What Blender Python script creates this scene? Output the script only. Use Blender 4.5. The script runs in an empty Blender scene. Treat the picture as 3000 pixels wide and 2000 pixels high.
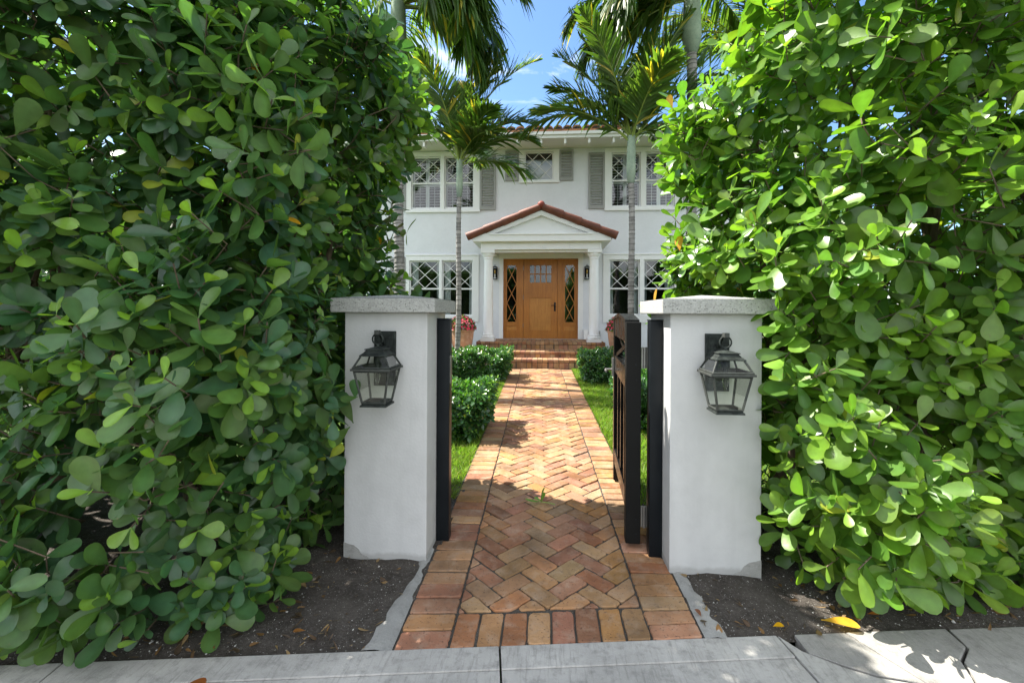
import bpy, bmesh, math, random
import numpy as np
from mathutils import Vector, Matrix
R = math.radians
rng = np.random.default_rng(7)
random.seed(7)
sc = bpy.context.scene
col = sc.collection

# ------------------------------------------------------------------ helpers
def setp(o, label=None, cat=None, group=None, kind=None):
    if label: o['label'] = label
    if cat: o['category'] = cat
    if group: o['group'] = group
    if kind: o['kind'] = kind
    return o

def thing(name, label, cat, loc=(0, 0, 0), group=None):
    o = bpy.data.objects.new(name, None)
    o.empty_display_size = .1
    col.objects.link(o); o.location = loc
    return setp(o, label, cat, group)

def root_loc(p):
    v = Vector((0, 0, 0))
    while p is not None:
        v += p.location; p = p.parent
    return v

def link(name, me, mat, parent=None):
    o = bpy.data.objects.new(name, me)
    col.objects.link(o)
    if mat is not None:
        for m in (mat if isinstance(mat, (list, tuple)) else [mat]): me.materials.append(m)
    if parent is not None: o.parent = parent
    return o

def copy_tree(o, parent=None):
    c = o.copy(); col.objects.link(c)
    if parent is not None: c.parent = parent
    for ch in list(o.children): copy_tree(ch, c)
    return c

class MB:
    def __init__(s): s.v = []; s.f = []; s.c = []; s.cur = (1, 1, 1)
    def add(s, vs, fs):
        n = len(s.v); s.v += [tuple(v) for v in vs]; s.c += [s.cur] * len(vs)
        s.f += [tuple(i + n for i in f) for f in fs]
    def box(s, x0, x1, y0, y1, z0, z1, M=None):
        vs = [(x, y, z) for z in (z0, z1) for y in (y0, y1) for x in (x0, x1)]
        if M is not None: vs = [M @ Vector(v) for v in vs]
        s.add(vs, [(0, 2, 3, 1), (4, 5, 7, 6), (0, 1, 5, 4), (2, 6, 7, 3), (0, 4, 6, 2), (1, 3, 7, 5)])
    def frustum(s, cx, cy, z0, hx0, hy0, z1, hx1, hy1):
        vs = [(cx + a * hx0, cy + b * hy0, z0) for a, b in ((-1, -1), (1, -1), (1, 1), (-1, 1))] + \
             [(cx + a * hx1, cy + b * hy1, z1) for a, b in ((-1, -1), (1, -1), (1, 1), (-1, 1))]
        s.add(vs, [(3, 2, 1, 0), (4, 5, 6, 7)] + [(i, (i + 1) % 4, 4 + (i + 1) % 4, 4 + i) for i in range(4)])
    def prism(s, poly, ax, a0, a1):
        # poly in the plane normal to ax (0:x -> (y,z), 1:y -> (x,z), 2:z -> (x,y))
        def mk(p, a):
            q = list(p); q.insert(ax, a); return tuple(q)
        n = len(poly)
        vs = [mk(p, a0) for p in poly] + [mk(p, a1) for p in poly]
        fs = [tuple(range(n))[::-1], tuple(range(n, 2 * n))] + [(i, (i + 1) % n, n + (i + 1) % n, n + i) for i in range(n)]
        s.add(vs, fs)
    def lathe(s, prof, cx, cy, n=24):
        vs = []
        for r, z in prof:
            for k in range(n):
                a = 2 * math.pi * k / n; vs.append((cx + r * math.cos(a), cy + r * math.sin(a), z))
        fs = []
        for i in range(len(prof) - 1):
            for k in range(n):
                k2 = (k + 1) % n
                fs.append((i * n + k, i * n + k2, (i + 1) * n + k2, (i + 1) * n + k))
        fs.append(tuple(range(n))[::-1]); fs.append(tuple(range((len(prof) - 1) * n, len(prof) * n)))
        s.add(vs, fs)
    def tube(s, pts, rad, n=6, closed=False):
        pts = [Vector(p) for p in pts]; m = len(pts)
        if not hasattr(rad, '__len__'): rad = [rad] * m
        vs = []; up = None
        for i in range(m):
            if closed: t = pts[(i + 1) % m] - pts[i - 1]
            else: t = pts[min(i + 1, m - 1)] - pts[max(i - 1, 0)]
            t.normalize()
            if up is None:
                up = Vector((0, 0, 1)) if abs(t.z) < .9 else Vector((1, 0, 0))
            b = t.cross(up)
            if b.length < 1e-5: b = t.orthogonal()
            b.normalize(); up = b.cross(t).normalized()
            for k in range(n):
                a = 2 * math.pi * k / n
                vs.append(pts[i] + (b * math.cos(a) + up * math.sin(a)) * rad[i])
        fs = []
        for i in range(m if closed else m - 1):
            j = (i + 1) % m
            for k in range(n):
                k2 = (k + 1) % n
                fs.append((i * n + k, j * n + k, j * n + k2, i * n + k2))
        if not closed:
            fs.append(tuple(range(n))); fs.append(tuple(range((m - 1) * n, m * n))[::-1])
        s.add(vs, fs)
    def build(s, name, mat, parent=None, bevel=0, smooth=False, seg=2):
        off = root_loc(parent)
        me = bpy.data.meshes.new(name)
        me.from_pydata([tuple(Vector(v) - off) for v in s.v], [], s.f)
        ca = me.color_attributes.new('Col', 'FLOAT_COLOR', 'POINT')
        ca.data.foreach_set('color', np.array([(a, b, c, 1) for a, b, c in s.c], dtype=np.float32).ravel())
        bm = bmesh.new(); bm.from_mesh(me)
        bmesh.ops.recalc_face_normals(bm, faces=bm.faces)
        if bevel > 0:
            es = [e for e in bm.edges if len(e.link_faces) == 2 and e.calc_face_angle(0) > .5]
            bmesh.ops.bevel(bm, geom=es, offset=bevel, segments=seg, affect='EDGES', profile=.6, clamp_overlap=True)
        bm.to_mesh(me); bm.free()
        if smooth:
            me.polygons.foreach_set('use_smooth', [True] * len(me.polygons))
            try: me.set_sharp_from_angle(angle=R(40))
            except Exception: pass
        return link(name, me, mat, parent)

def plate(mb, x0, x1, z0, z1, holes, y0, y1):
    """Slab in the xz plane from y0 (front) to y1 with rectangular holes and their reveals."""
    xs = sorted({x0, x1, *[h[0] for h in holes], *[h[1] for h in holes]})
    zs = sorted({z0, z1, *[h[2] for h in holes], *[h[3] for h in holes]})
    def solid(i, j):
        if not (0 <= i < len(xs) - 1 and 0 <= j < len(zs) - 1): return False
        cx, cz = (xs[i] + xs[i + 1]) / 2, (zs[j] + zs[j + 1]) / 2
        return not any(h[0] < cx < h[1] and h[2] < cz < h[3] for h in holes)
    vid = {}
    vs = []; fs = []
    def V(i, j, b):
        k = (i, j, b)
        if k not in vid:
            vid[k] = len(vs); vs.append((xs[i], y1 if b else y0, zs[j]))
        return vid[k]
    for i in range(len(xs) - 1):
        for j in range(len(zs) - 1):
            if not solid(i, j): continue
            fs.append((V(i, j, 0), V(i + 1, j, 0), V(i + 1, j + 1, 0), V(i, j + 1, 0)))
            fs.append((V(i, j, 1), V(i, j + 1, 1), V(i + 1, j + 1, 1), V(i + 1, j, 1)))
            if not solid(i - 1, j): fs.append((V(i, j, 0), V(i, j + 1, 0), V(i, j + 1, 1), V(i, j, 1)))
            if not solid(i + 1, j): fs.append((V(i + 1, j, 0), V(i + 1, j, 1), V(i + 1, j + 1, 1), V(i + 1, j + 1, 0)))
            if not solid(i, j - 1): fs.append((V(i, j, 0), V(i, j, 1), V(i + 1, j, 1), V(i + 1, j, 0)))
            if not solid(i, j + 1): fs.append((V(i, j + 1, 0), V(i + 1, j + 1, 0), V(i + 1, j + 1, 1), V(i, j + 1, 1)))
    mb.add(vs, fs)

def bar_xz(mb, a, b, w, y0, y1):
    a = Vector((a[0], a[1])); b = Vector((b[0], b[1])); d = (b - a).normalized(); n = Vector((-d.y, d.x)) * w / 2
    mb.prism([tuple(a + n), tuple(a - n), tuple(b - n), tuple(b + n)], 1, y0, y1)

# ------------------------------------------------------------------ materials
class NT:
    def __init__(s, name):
        s.m = bpy.data.materials.new(name); s.m.use_nodes = True
        s.t = s.m.node_tree; s.t.nodes.clear()
        s.out = s.n('ShaderNodeOutputMaterial')
    def n(s, typ, **kw):
        nd = s.t.nodes.new(typ)
        for k, v in kw.items():
            if k[0] == '_': setattr(nd, k[1:], v)
            else:
                key = k.replace('__', ' ')
                nd.inputs[key].default_value = v
        return nd
    def l(s, a, b): s.t.links.new(a, b)
    def noise(s, scale, detail=4, rough=.55, vec=None, dist=0):
        nd = s.n('ShaderNodeTexNoise', Scale=scale, Detail=detail, Roughness=rough, Distortion=dist)
        s.l(vec if vec else s.coord(), nd.inputs['Vector']); return nd
    def coord(s):
        if not hasattr(s, '_c'):
            s._c = s.n('ShaderNodeTexCoord')
        return s._c.outputs['Object']
    def ramp(s, fac, stops):
        nd = s.n('ShaderNodeValToRGB'); e = nd.color_ramp.elements
        while len(e) < len(stops): e.new(.5)
        for el, (p, c) in zip(e, stops):
            el.position = p; el.color = (c, c, c, 1) if not hasattr(c, '__len__') else (*c, 1)
        s.l(fac, nd.inputs[0]); return nd.outputs[0]
    def mix(s, fac, a, b, mode='MIX'):
        nd = s.n('ShaderNodeMix', _data_type='RGBA', _blend_type=mode)
        for sock, v in ((nd.inputs[0], fac), (nd.inputs[6], a), (nd.inputs[7], b)):
            if hasattr(v, 'links') or hasattr(v, 'is_linked'): s.l(v, sock)
            else: sock.default_value = v if not hasattr(v, '__len__') else (*v, 1)
        return nd.outputs[2]
    def bump(s, h, strength=.3, dist=.01, normal=None):
        nd = s.n('ShaderNodeBump', Strength=strength, Distance=dist); s.l(h, nd.inputs['Height'])
        if normal is not None: s.l(normal, nd.inputs['Normal'])
        return nd.outputs[0]
    def bsdf(s, color, rough=.6, spec=.5, normal=None, metal=0, **kw):
        nd = s.n('ShaderNodeBsdfPrincipled')
        def put(key, v):
            i = nd.inputs[key]
            if hasattr(v, 'is_linked'): s.l(v, i)
            elif hasattr(v, '__len__') and len(v) == 3: i.default_value = (*v, 1)
            else: i.default_value = v
        put('Base Color', color); put('Roughness', rough); put('Specular IOR Level', spec); put('Metallic', metal)
        for k, v in kw.items(): put(k.replace('__', ' '), v)
        if normal is not None: s.l(normal, nd.inputs['Normal'])
        return nd.outputs[0]
    def done(s, sh):
        s.l(sh, s.out.inputs['Surface']); return s.m

def m_stucco(name, c, bs=.35, sc1=60, dirt=.08, base_dirt=False):
    t = NT(name)
    n1 = t.noise(sc1, 5, .6); n2 = t.noise(1.7, 5, .65); n3 = t.noise(7, 4, .6)
    mp = t.n('ShaderNodeMapping'); mp.inputs['Scale'].default_value = (16, 16, 1.1); t.l(t.coord(), mp.inputs[0])
    n5 = t.noise(1, 4, .6, mp.outputs[0])
    d = t.mix(1, t.ramp(n2.outputs[0], [(.35, 1 - dirt), (.65, 1)]), t.ramp(n5.outputs[0], [(.32, 1 - (dirt * .4 if base_dirt else 0)), (.55, 1)]), 'MULTIPLY')
    d2 = t.ramp(n3.outputs[0], [(.3, 1 - dirt * .6), (.6, 1)])
    cc = t.mix(1, t.mix(1, c, d, 'MULTIPLY'), d2, 'MULTIPLY')
    if base_dirt:
        sep = t.n('ShaderNodeSeparateXYZ'); t.l(t.coord(), sep.inputs[0])
        ad = t.n('ShaderNodeMath', _operation='MULTIPLY_ADD'); t.l(t.noise(9, 4, .6).outputs[0], ad.inputs[0]); ad.inputs[1].default_value = -.07; t.l(sep.outputs[2], ad.inputs[2])
        g = t.ramp(ad.outputs[0], [(-.02, .0), (.02, 1)])
        cc = t.mix(g, t.mix(.4, cc, (.2, .19, .17)), cc)
    return t.done(t.bsdf(cc, .85, .25, t.bump(n1.outputs[0], bs, .004)))

def m_plain(name, c, rough=.5, spec=.5, bs=0, sc1=40, var=.06, metal=0):
    t = NT(name)
    n2 = t.noise(6, 4, .6)
    cc = t.mix(1, c, t.ramp(n2.outputs[0], [(.3, 1 - var), (.7, 1)]), 'MULTIPLY')
    nm = t.bump(t.noise(sc1, 4).outputs[0], bs, .003) if bs else None
    return t.done(t.bsdf(cc, rough, spec, nm, metal))

def m_attr(name, rough=.8, spec=.3, bs=.5, sc1=90, blot=.3, lightc=(.42, .33, .26), darkc=(.10, .065, .05), lf=.55):
    """Col attribute with blotches, for bricks, tiles and pots."""
    t = NT(name)
    a = t.n('ShaderNodeAttribute', _attribute_name='Col')
    n1 = t.noise(14, 6, .65); n2 = t.noise(sc1, 5, .6); n3 = t.noise(38, 5, .7); n4 = t.noise(3.2, 4, .6)
    c = t.mix(t.ramp(n1.outputs[0], [(.48, 0), (.75, lf)]), a.outputs[0], lightc)
    c = t.mix(t.ramp(n3.outputs[0], [(.56, 0), (.72, blot)]), c, darkc)
    c = t.mix(1, c, t.ramp(n4.outputs[0], [(.3, .58), (.62, 1.08)]), 'MULTIPLY')
    vo = t.n('ShaderNodeTexVoronoi', Scale=55.); t.l(t.coord(), vo.inputs['Vector'])
    pits = t.ramp(vo.outputs['Distance'], [(.08, 0), (.2, 1)])
    c = t.mix(pits, t.mix(.65, c, (.05, .035, .03)), c)
    mu = t.n('ShaderNodeMath', _operation='ADD'); t.l(n2.outputs[0], mu.inputs[0]); t.l(n3.outputs[0], mu.inputs[1])
    mu2 = t.n('ShaderNodeMath', _operation='ADD'); t.l(mu.outputs[0], mu2.inputs[0]); t.l(pits, mu2.inputs[1])
    return t.done(t.bsdf(c, rough, spec, t.bump(mu2.outputs[0], bs, .004)))

def m_leaf(name, trans=.35, rough=.33, spec=.5, under=1.35, tcol=(2.3, 2.6, .9), coat=0):
    t = NT(name)
    a = t.n('ShaderNodeAttribute', _attribute_name='Col')
    g = t.n('ShaderNodeNewGeometry')
    n = t.noise(24, 3)
    c = t.mix(1, a.outputs[0], t.ramp(n.outputs[0], [(.3, .82), (.7, 1.1)]), 'MULTIPLY')
    sp_ = t.noise(31, 3, .5); c = t.mix(t.ramp(sp_.outputs[0], [(.70, 0), (.76, .6)]), c, (.16, .13, .05))
    cu = t.mix(1, c, (under * 1.1, under, under * .85), 'MULTIPLY')
    cc = t.mix(g.outputs['Backfacing'], c, cu)
    b = t.n('ShaderNodeMath', _operation='MULTIPLY_ADD'); t.l(g.outputs['Backfacing'], b.inputs[0]); b.inputs[1].default_value = .22; b.inputs[2].default_value = rough
    p = t.bsdf(cc, b.outputs[0], spec, t.bump(t.noise(60, 2).outputs[0], .12, .003))
    tr = t.n('ShaderNodeBsdfTranslucent'); t.l(t.mix(1, c, tcol, 'MULTIPLY'), tr.inputs[0])
    mx = t.n('ShaderNodeMixShader'); mx.inputs[0].default_value = trans
    t.l(p, mx.inputs[1]); t.l(tr.outputs[0], mx.inputs[2])
    return t.done(mx.outputs[0])

def m_glass(name, tint=(.92, .95, .94), boost=1.0, rough=.02):
    t = NT(name)
    tr = t.n('ShaderNodeBsdfTransparent'); tr.inputs[0].default_value = (*tint, 1)
    gl = t.n('ShaderNodeBsdfGlossy'); gl.inputs['Roughness'].default_value = rough
    t.l(t.bump(t.noise(1.3, 2).outputs[0], .06, .05), gl.inputs['Normal'])
    f = t.n('ShaderNodeFresnel'); f.inputs[0].default_value = 1.5
    mu = t.n('ShaderNodeMath', _operation='MULTIPLY', _use_clamp=True); t.l(f.outputs[0], mu.inputs[0]); mu.inputs[1].default_value = boost
    mx = t.n('ShaderNodeMixShader'); t.l(mu.outputs[0], mx.inputs[0]); t.l(tr.outputs[0], mx.inputs[1]); t.l(gl.outputs[0], mx.inputs[2])
    return t.done(mx.outputs[0])

def m_wood(name, c1, c2, rough=.4):
    t = NT(name)
    mp = t.n('ShaderNodeMapping'); mp.inputs['Scale'].default_value = (14, 14, 1.1); t.l(t.coord(), mp.inputs[0])
    n = t.noise(2.2, 6, .62, mp.outputs[0], 1.2); n2 = t.noise(1.6, 3)
    c = t.mix(t.ramp(n.outputs[0], [(.3, 0), (.7, 1)]), c1, c2)
    c = t.mix(1, c, t.ramp(n2.outputs[0], [(.3, .8), (.7, 1.1)]), 'MULTIPLY')
    return t.done(t.bsdf(c, rough, .45, t.bump(n.outputs[0], .12, .002)))

def m_concrete(name, c, speck=.5, streak=True):
    t = NT(name)
    a = t.n('ShaderNodeAttribute', _attribute_name='Col')
    n1 = t.noise(2.1, 6, .7); n2 = t.noise(120, 4, .6); n3 = t.noise(18, 5, .7)
    cc = t.mix(1, c, a.outputs[0], 'MULTIPLY')
    cc = t.mix(1, cc, t.ramp(n1.outputs[0], [(.3, .68), (.65, 1.12)]), 'MULTIPLY')
    cc = t.mix(t.ramp(n3.outputs[0], [(.5, 0), (.72, .5)]), cc, (.11, .105, .095))
    h = n2.outputs[0]
    if streak:
        mp = t.n('ShaderNodeMapping'); mp.inputs['Scale'].default_value = (75, 7, 20); mp.inputs['Rotation'].default_value = (0, 0, -.13); t.l(t.coord(), mp.inputs[0])
        n4 = t.noise(1, 4, .65, mp.outputs[0])
        cc = t.mix(t.ramp(n4.outputs[0], [(.52, 0), (.72, .45)]), cc, (.13, .125, .11))
        ad = t.n('ShaderNodeMath', _operation='SUBTRACT'); t.l(n2.outputs[0], ad.inputs[0]); t.l(n4.outputs[0], ad.inputs[1]); h = ad.outputs[0]
    vo = t.n('ShaderNodeTexVoronoi', Scale=140.); t.l(t.coord(), vo.inputs['Vector'])
    cc = t.mix(t.ramp(vo.outputs['Distance'], [(.12, speck), (.22, 0)]), cc, (.6, .58, .54))
    return t.done(t.bsdf(cc, .88, .3, t.bump(h, .5, .004)))

def m_soil():
    t = NT('soil')
    n1 = t.noise(7, 6, .7); n2 = t.noise(70, 6, .75); n3 = t.noise(240, 3)
    c = t.mix(t.ramp(n1.outputs[0], [(.3, 0), (.7, 1)]), (.045, .037, .031), (.12, .105, .09))
    c = t.mix(t.ramp(n2.outputs[0], [(.5, 0), (.7, .7)]), c, (.19, .17, .15))
    for s_, th, colr in ((95., .13, (.5, .48, .44)), (47., .07, (.55, .52, .46))):
        vo = t.n('ShaderNodeTexVoronoi', Scale=s_); t.l(t.coord(), vo.inputs['Vector'])
        msk = t.n('ShaderNodeMath', _operation='MULTIPLY'); t.l(t.ramp(vo.outputs['Distance'], [(th, 1), (th + .08, 0)]), msk.inputs[0])
        sepc = t.n('ShaderNodeSeparateColor'); t.l(vo.outputs['Color'], sepc.inputs[0])
        t.l(t.ramp(sepc.outputs[0], [(.55, 0), (.62, .9)]), msk.inputs[1])
        c = t.mix(msk.outputs[0], c, colr)
    mu = t.n('ShaderNodeMath', _operation='ADD'); t.l(n2.outputs[0], mu.inputs[0]); t.l(n3.outputs[0], mu.inputs[1])
    return t.done(t.bsdf(c, .95, .2, t.bump(mu.outputs[0], 1, .012)))

def m_bark(name, c1, c2, ring=None):
    t = NT(name)
    n1 = t.noise(9, 5, .65); n2 = t.noise(45, 4, .6)
    c = t.mix(t.ramp(n1.outputs[0], [(.35, 0), (.65, 1)]), c1, c2)
    c = t.mix(t.ramp(n2.outputs[0], [(.55, 0), (.75, .5)]), c, (.07, .06, .05))
    h = n2.outputs[0]
    if ring:
        a = t.n('ShaderNodeAttribute', _attribute_name='Col')
        c = t.mix(1, c, a.outputs[0], 'MULTIPLY')
    return t.done(t.bsdf(c, .85, .25, t.bump(h, .6, .006)))

def m_black(name, c=(.012, .012, .013), rough=.22, bs=.05):
    t = NT(name)
    n = t.noise(5, 5, .6); n2 = t.noise(90, 3)
    return t.done(t.bsdf(t.mix(t.ramp(n.outputs[0], [(.45, 0), (.75, .5)]), c, tuple(x * 1.8 + .003 for x in c)),
                         t.ramp(n.outputs[0], [(.3, rough), (.7, rough + .15)]), .16, t.bump(n2.outputs[0], bs, .001)))

def m_lantern():
    t = NT('weathered_bronze')
    n = t.noise(28, 6, .7); g = t.n('ShaderNodeNewGeometry')
    c = t.mix(t.ramp(n.outputs[0], [(.4, 0), (.7, 1)]), (.010, .013, .012), (.045, .054, .048))
    c = t.mix(t.ramp(g.outputs['Pointiness'], [(.60, 0), (.72, .22)]), c, (.2, .2, .18))
    return t.done(t.bsdf(c, .6, .22, t.bump(n.outputs[0], .25, .003), 0))

M = dict(
    stucco=m_stucco('pillar_stucco', (.55, .55, .54), .4, 70, .10, True),
    wall=m_stucco('house_stucco', (.715, .73, .765), 1.0, 26, .06),
    trim=m_plain('white_trim', (.79, .79, .785), .45, .4, .05, 30, .04),
    cap=None, brick=m_attr('old_brick', blot=.62, lf=.6, lightc=(.43, .325, .235), bs=.7), mortar=m_concrete('mortar', (.060, .052, .042), .3, False),
    brickstep=m_attr('step_brick', lf=.4),
    soil=m_soil(), concrete=m_concrete('concrete', (.41, .395, .365), .3), haunch=m_concrete('rough_mortar', (.32, .315, .295), .35, False),
    asphalt=m_concrete('asphalt', (.055, .055, .057), .15, False),
    black=m_black('gloss_black', (.006, .006, .006), .2), postblack=m_black('post_black', (.008, .010, .012), .3), gateface=m_black('gate_black', (.006, .006, .0055), .55, .12),
    latch=m_plain('worn_steel', (.35, .34, .32), .4, .5, .2, 60, .4, .8),
    bronze=m_lantern(), glass=m_glass('clear_glass'), lampglass=m_glass('lamp_glass', (.97, .985, .94), .4, .02),
    winglass=m_glass('window_glass', (.84, .88, .87), 2.2, .03),
    door=m_wood('oiled_wood', (.47, .18, .024), (.33, .11, .014)), panel=m_wood('oiled_panel', (.54, .24, .045), (.42, .16, .026)),
    shutter=m_plain('grey_shutter', (.30, .30, .29), .5, .4, .05, 30, .05),
    rake=m_attr('clay_barrel_tile', .6, .4, .35, 60, .2, (.24, .10, .07), (.11, .04, .03), .35),
    rooftile=m_attr('roof_tile', .75, .3, .4, 60, .35, (.55, .36, .24), (.16, .08, .05), .5),
    pot=m_attr('terracotta', .8, .3, .3, 60, .2, (.62, .47, .36), (.28, .15, .10), .6),
    curtain=m_plain('curtain', (.62, .66, .66), .9, .1), dark=m_plain('room_dark', (.06, .055, .045), .9, .1, 0, 40, .4),
    louvre=m_plain('louvre_white', (.88, .88, .87), .5, .4),
    leafL=m_leaf('clusia_leaf', .30), bush=m_leaf('bush_leaf', .2, .26, .55, 1.25, (2.2, 2.6, .8)),
    palm=m_leaf('palm_leaflet', .38, .42, .4, 1.1, (2.6, 2.6, .7)), grass=m_leaf('grass_blade', .35, .5, .3, 1, (2, 2.3, .8)),
    petal=m_leaf('petal', .3, .5, .3, 1, (1.5, .8, 1)),
    branch=m_bark('hedge_bark', (.17, .125, .085), (.09, .07, .05)),
    trunk=m_bark('palm_bark', (.36, .34, .315), (.20, .19, .175), True),
    shaft=m_bark('crownshaft', (.30, .36, .27), (.22, .29, .22), True),
    rachis=m_plain('frond_stem', (.20, .26, .05), .5, .4),
)
def m_cap():
    t = NT('cast_stone')
    n1 = t.noise(3, 5, .6); n2 = t.noise(95, 5, .7)
    vo = t.n('ShaderNodeTexVoronoi', Scale=85.); t.l(t.coord(), vo.inputs['Vector'])
    pits = t.ramp(vo.outputs['Distance'], [(.15, 0), (.35, 1)])
    c = t.mix(1, (.42, .42, .395), t.ramp(n1.outputs[0], [(.3, .85), (.65, 1.05)]), 'MULTIPLY')
    sep = t.n('ShaderNodeSeparateColor'); t.l(vo.outputs['Color'], sep.inputs[0])
    sel = t.n('ShaderNodeMath', _operation='MAXIMUM'); t.l(pits, sel.inputs[0]); t.l(t.ramp(sep.outputs[0], [(.45, 0), (.5, 1)]), sel.inputs[1])
    c = t.mix(sel.outputs[0], (.27, .27, .25), c)
    c = t.mix(1, c, t.ramp(n2.outputs[0], [(.35, .72), (.6, 1.05)]), 'MULTIPLY')
    ad = t.n('ShaderNodeMath', _operation='ADD'); t.l(sel.outputs[0], ad.inputs[0]); t.l(n2.outputs[0], ad.inputs[1])
    return t.done(t.bsdf(c, .9, .2, t.bump(ad.outputs[0], .7, .006)))
M['cap'] = m_cap()
def m_lawn():
    t = NT('lawn_ground')
    n1 = t.noise(1.2, 5, .6); n2 = t.noise(45, 5, .7)
    c = t.mix(t.ramp(n1.outputs[0], [(.3, 0), (.7, 1)]), (.055, .11, .02), (.10, .17, .035))
    c = t.mix(t.ramp(n2.outputs[0], [(.4, .8), (.65, 0)]), c, (.03, .04, .015))
    return t.done(t.bsdf(c, .9, .2, t.bump(n2.outputs[0], 1, .02)))
M['lawn'] = m_lawn()

# ------------------------------------------------------------------ leaf meshes
TPL = {  # stations t, half width w (fraction of W/2)
    'clusia': ([0, .10, .25, .42, .58, .74, .88, .97, 1.0], [.09, .13, .42, .70, .90, 1.0, .86, .48, .12]),
    'small': ([0, .2, .5, .75, .93, 1.0], [.12, .55, .98, .92, .5, .1]),
    'petal': ([0, .4, .8, 1.0], [.3, .9, .9, .3]),
}
def leaves(name, mat, P, D, N, L, W, C, tpl='clusia', curl=None, fold=.16, parent=None, mid=1.38):
    ts, ws = TPL[tpl]; ns = len(ts); n = len(P)
    P = np.asarray(P, float); D = np.asarray(D, float); N = np.asarray(N, float)
    D /= np.linalg.norm(D, axis=1, keepdims=True)
    N = N - (N * D).sum(1, keepdims=True) * D
    N /= np.linalg.norm(N, axis=1, keepdims=True) + 1e-9
    S = np.cross(D, N)
    if curl is None: curl = rng.normal(.10, .12, n)
    V = np.zeros((n, ns, 3, 3)); CC = np.ones((n, ns, 3, 4))
    for i, (t, w) in enumerate(zip(ts, ws)):
        hw = (W / 2 * w)[:, None]
        c = P + D * (L * t)[:, None] - N * (L * curl * t * t)[:, None]
        V[:, i, 0] = c - S * hw + N * hw * fold
        V[:, i, 1] = c - N * hw * fold
        V[:, i, 2] = c + S * hw + N * hw * fold
        for j in range(3):
            CC[:, i, j, :3] = C * (mid if j == 1 else np.array([1.22, 1.15, .95]))
    nv = n * ns * 3
    base = (np.arange(n) * ns * 3)[:, None, None]
    q = []
    for i in range(ns - 1):
        for j in range(2):
            q.append([i * 3 + j, i * 3 + j + 1, (i + 1) * 3 + j + 1, (i + 1) * 3 + j])
    F = (base + np.array(q)[None]).reshape(-1, 4)
    return raw_mesh(name, mat, V.reshape(-1, 3), F, CC.reshape(-1, 4), parent)

def raw_mesh(name, mat, V, F, C4, parent=None, smooth=True):
    off = np.array(root_loc(parent))
    me = bpy.data.meshes.new(name)
    k = F.shape[1]
    me.vertices.add(len(V)); me.vertices.foreach_set('co', (V - off).astype(np.float32).ravel())
    me.loops.add(F.size); me.loops.foreach_set('vertex_index', F.astype(np.int32).ravel())
    me.polygons.add(len(F)); me.polygons.foreach_set('loop_start', (np.arange(len(F)) * k).astype(np.int32))
    if smooth: me.polygons.foreach_set('use_smooth', np.ones(len(F), bool))
    ca = me.color_attributes.new('Col', 'FLOAT_COLOR', 'POINT'); ca.data.foreach_set('color', C4.astype(np.float32).ravel())
    me.update(calc_edges=True); me.validate()
    return link(name, me, mat, parent)

def unit(v): return v / (np.linalg.norm(v, axis=-1, keepdims=True) + 1e-9)

def shoots(T, A, m_rng, ls, Lr, wr, pal, new, up_bias=(0, 0, .6), up_deg=(88, 35), newfrac=.5, pend=.04):
    """Leaf arrays for rosettes of opposite leaves along shoot axes A ending at T."""
    P, D, N, L, W, C = [], [], [], [], [], []
    pal = np.array(pal); new = np.array(new)
    for t, a in zip(T, A):
        b = np.cross(a, [0.31, .17, .93]); b /= np.linalg.norm(b) + 1e-9; c = np.cross(a, b)
        m = int(rng.integers(*m_rng)); l = ls * rng.uniform(.7, 1.3)
        ph = rng.uniform(0, 6.28); sh = rng.uniform(.8, 1.15); pc = pal[rng.integers(len(pal))]
        isnew = rng.random() < newfrac
        for k in range(m):
            f = k / (m - 1) if m > 1 else 1
            pos = t - a * l * (1 - f)
            for s in (0, 1):
                if rng.random() < pend: continue
                an = ph + k * 1.571 + s * math.pi + rng.normal(0, .25)
                rad = b * math.cos(an) + c * math.sin(an)
                el = R(up_deg[0] + (up_deg[1] - up_deg[0]) * f ** 1.5 + rng.normal(0, 9))
                d = rad * math.sin(el) + a * math.cos(el)
                d = d + np.array([0, 0, rng.normal(-.04, .1)]); d /= np.linalg.norm(d)
                nn = a - d * (a @ d); nn = nn / (np.linalg.norm(nn) + 1e-9) + np.array(up_bias) + rng.normal(0, .16, 3)
                size = (1.0 if f < .75 else (.62 if isnew else .85)) * rng.uniform(.66, 1.14) * sh
                li = rng.uniform(*Lr) * size
                P.append(pos); D.append(d); N.append(nn); L.append(li); W.append(li * rng.uniform(*wr))
                cc = pc * rng.uniform(.8, 1.2) * (1 + rng.normal(0, .05, 3))
                if f > .75 and isnew: cc = cc * .25 + new * rng.uniform(.7, 1.1) * .75
                r = rng.random()
                if r < .0012: cc = np.array([.38, .20, .02])
                elif r < .010: cc = np.array([.20, .24, .03])
                C.append(cc)
    return map(np.array, (P, D, N, L, W, C))

# ------------------------------------------------------------------ ground plan
def gz(y): return 0.0 if y < 1.95 else (.0254 * (min(y, 10.5) - 1.95))
def kerb(x): return 1.95 + .135 * x
def pxc(y): return .03 - .0175 * (y - 1.95)

def grid_sheet(name, mat, xs, ys, zf, kind='structure'):
    V = np.array([(x, y, zf(x, y)) for y in ys for x in xs]); nx = len(xs)
    F = np.array([(j * nx + i, j * nx + i + 1, (j + 1) * nx + i + 1, (j + 1) * nx + i) for j in range(len(ys) - 1) for i in range(nx - 1)])
    o = raw_mesh(name, mat, V, F, np.ones((len(V), 4)), None, True)
    o['kind'] = kind; return o

grid_sheet('ground', M['lawn'], [-160, -40, -8, 8, 40, 160], [-160, -40, 1.2, 1.95, 4, 7, 10.5, 14, 40, 160],
           lambda x, y: gz(y) - (.07 if y < 1.96 else .03))

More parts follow.
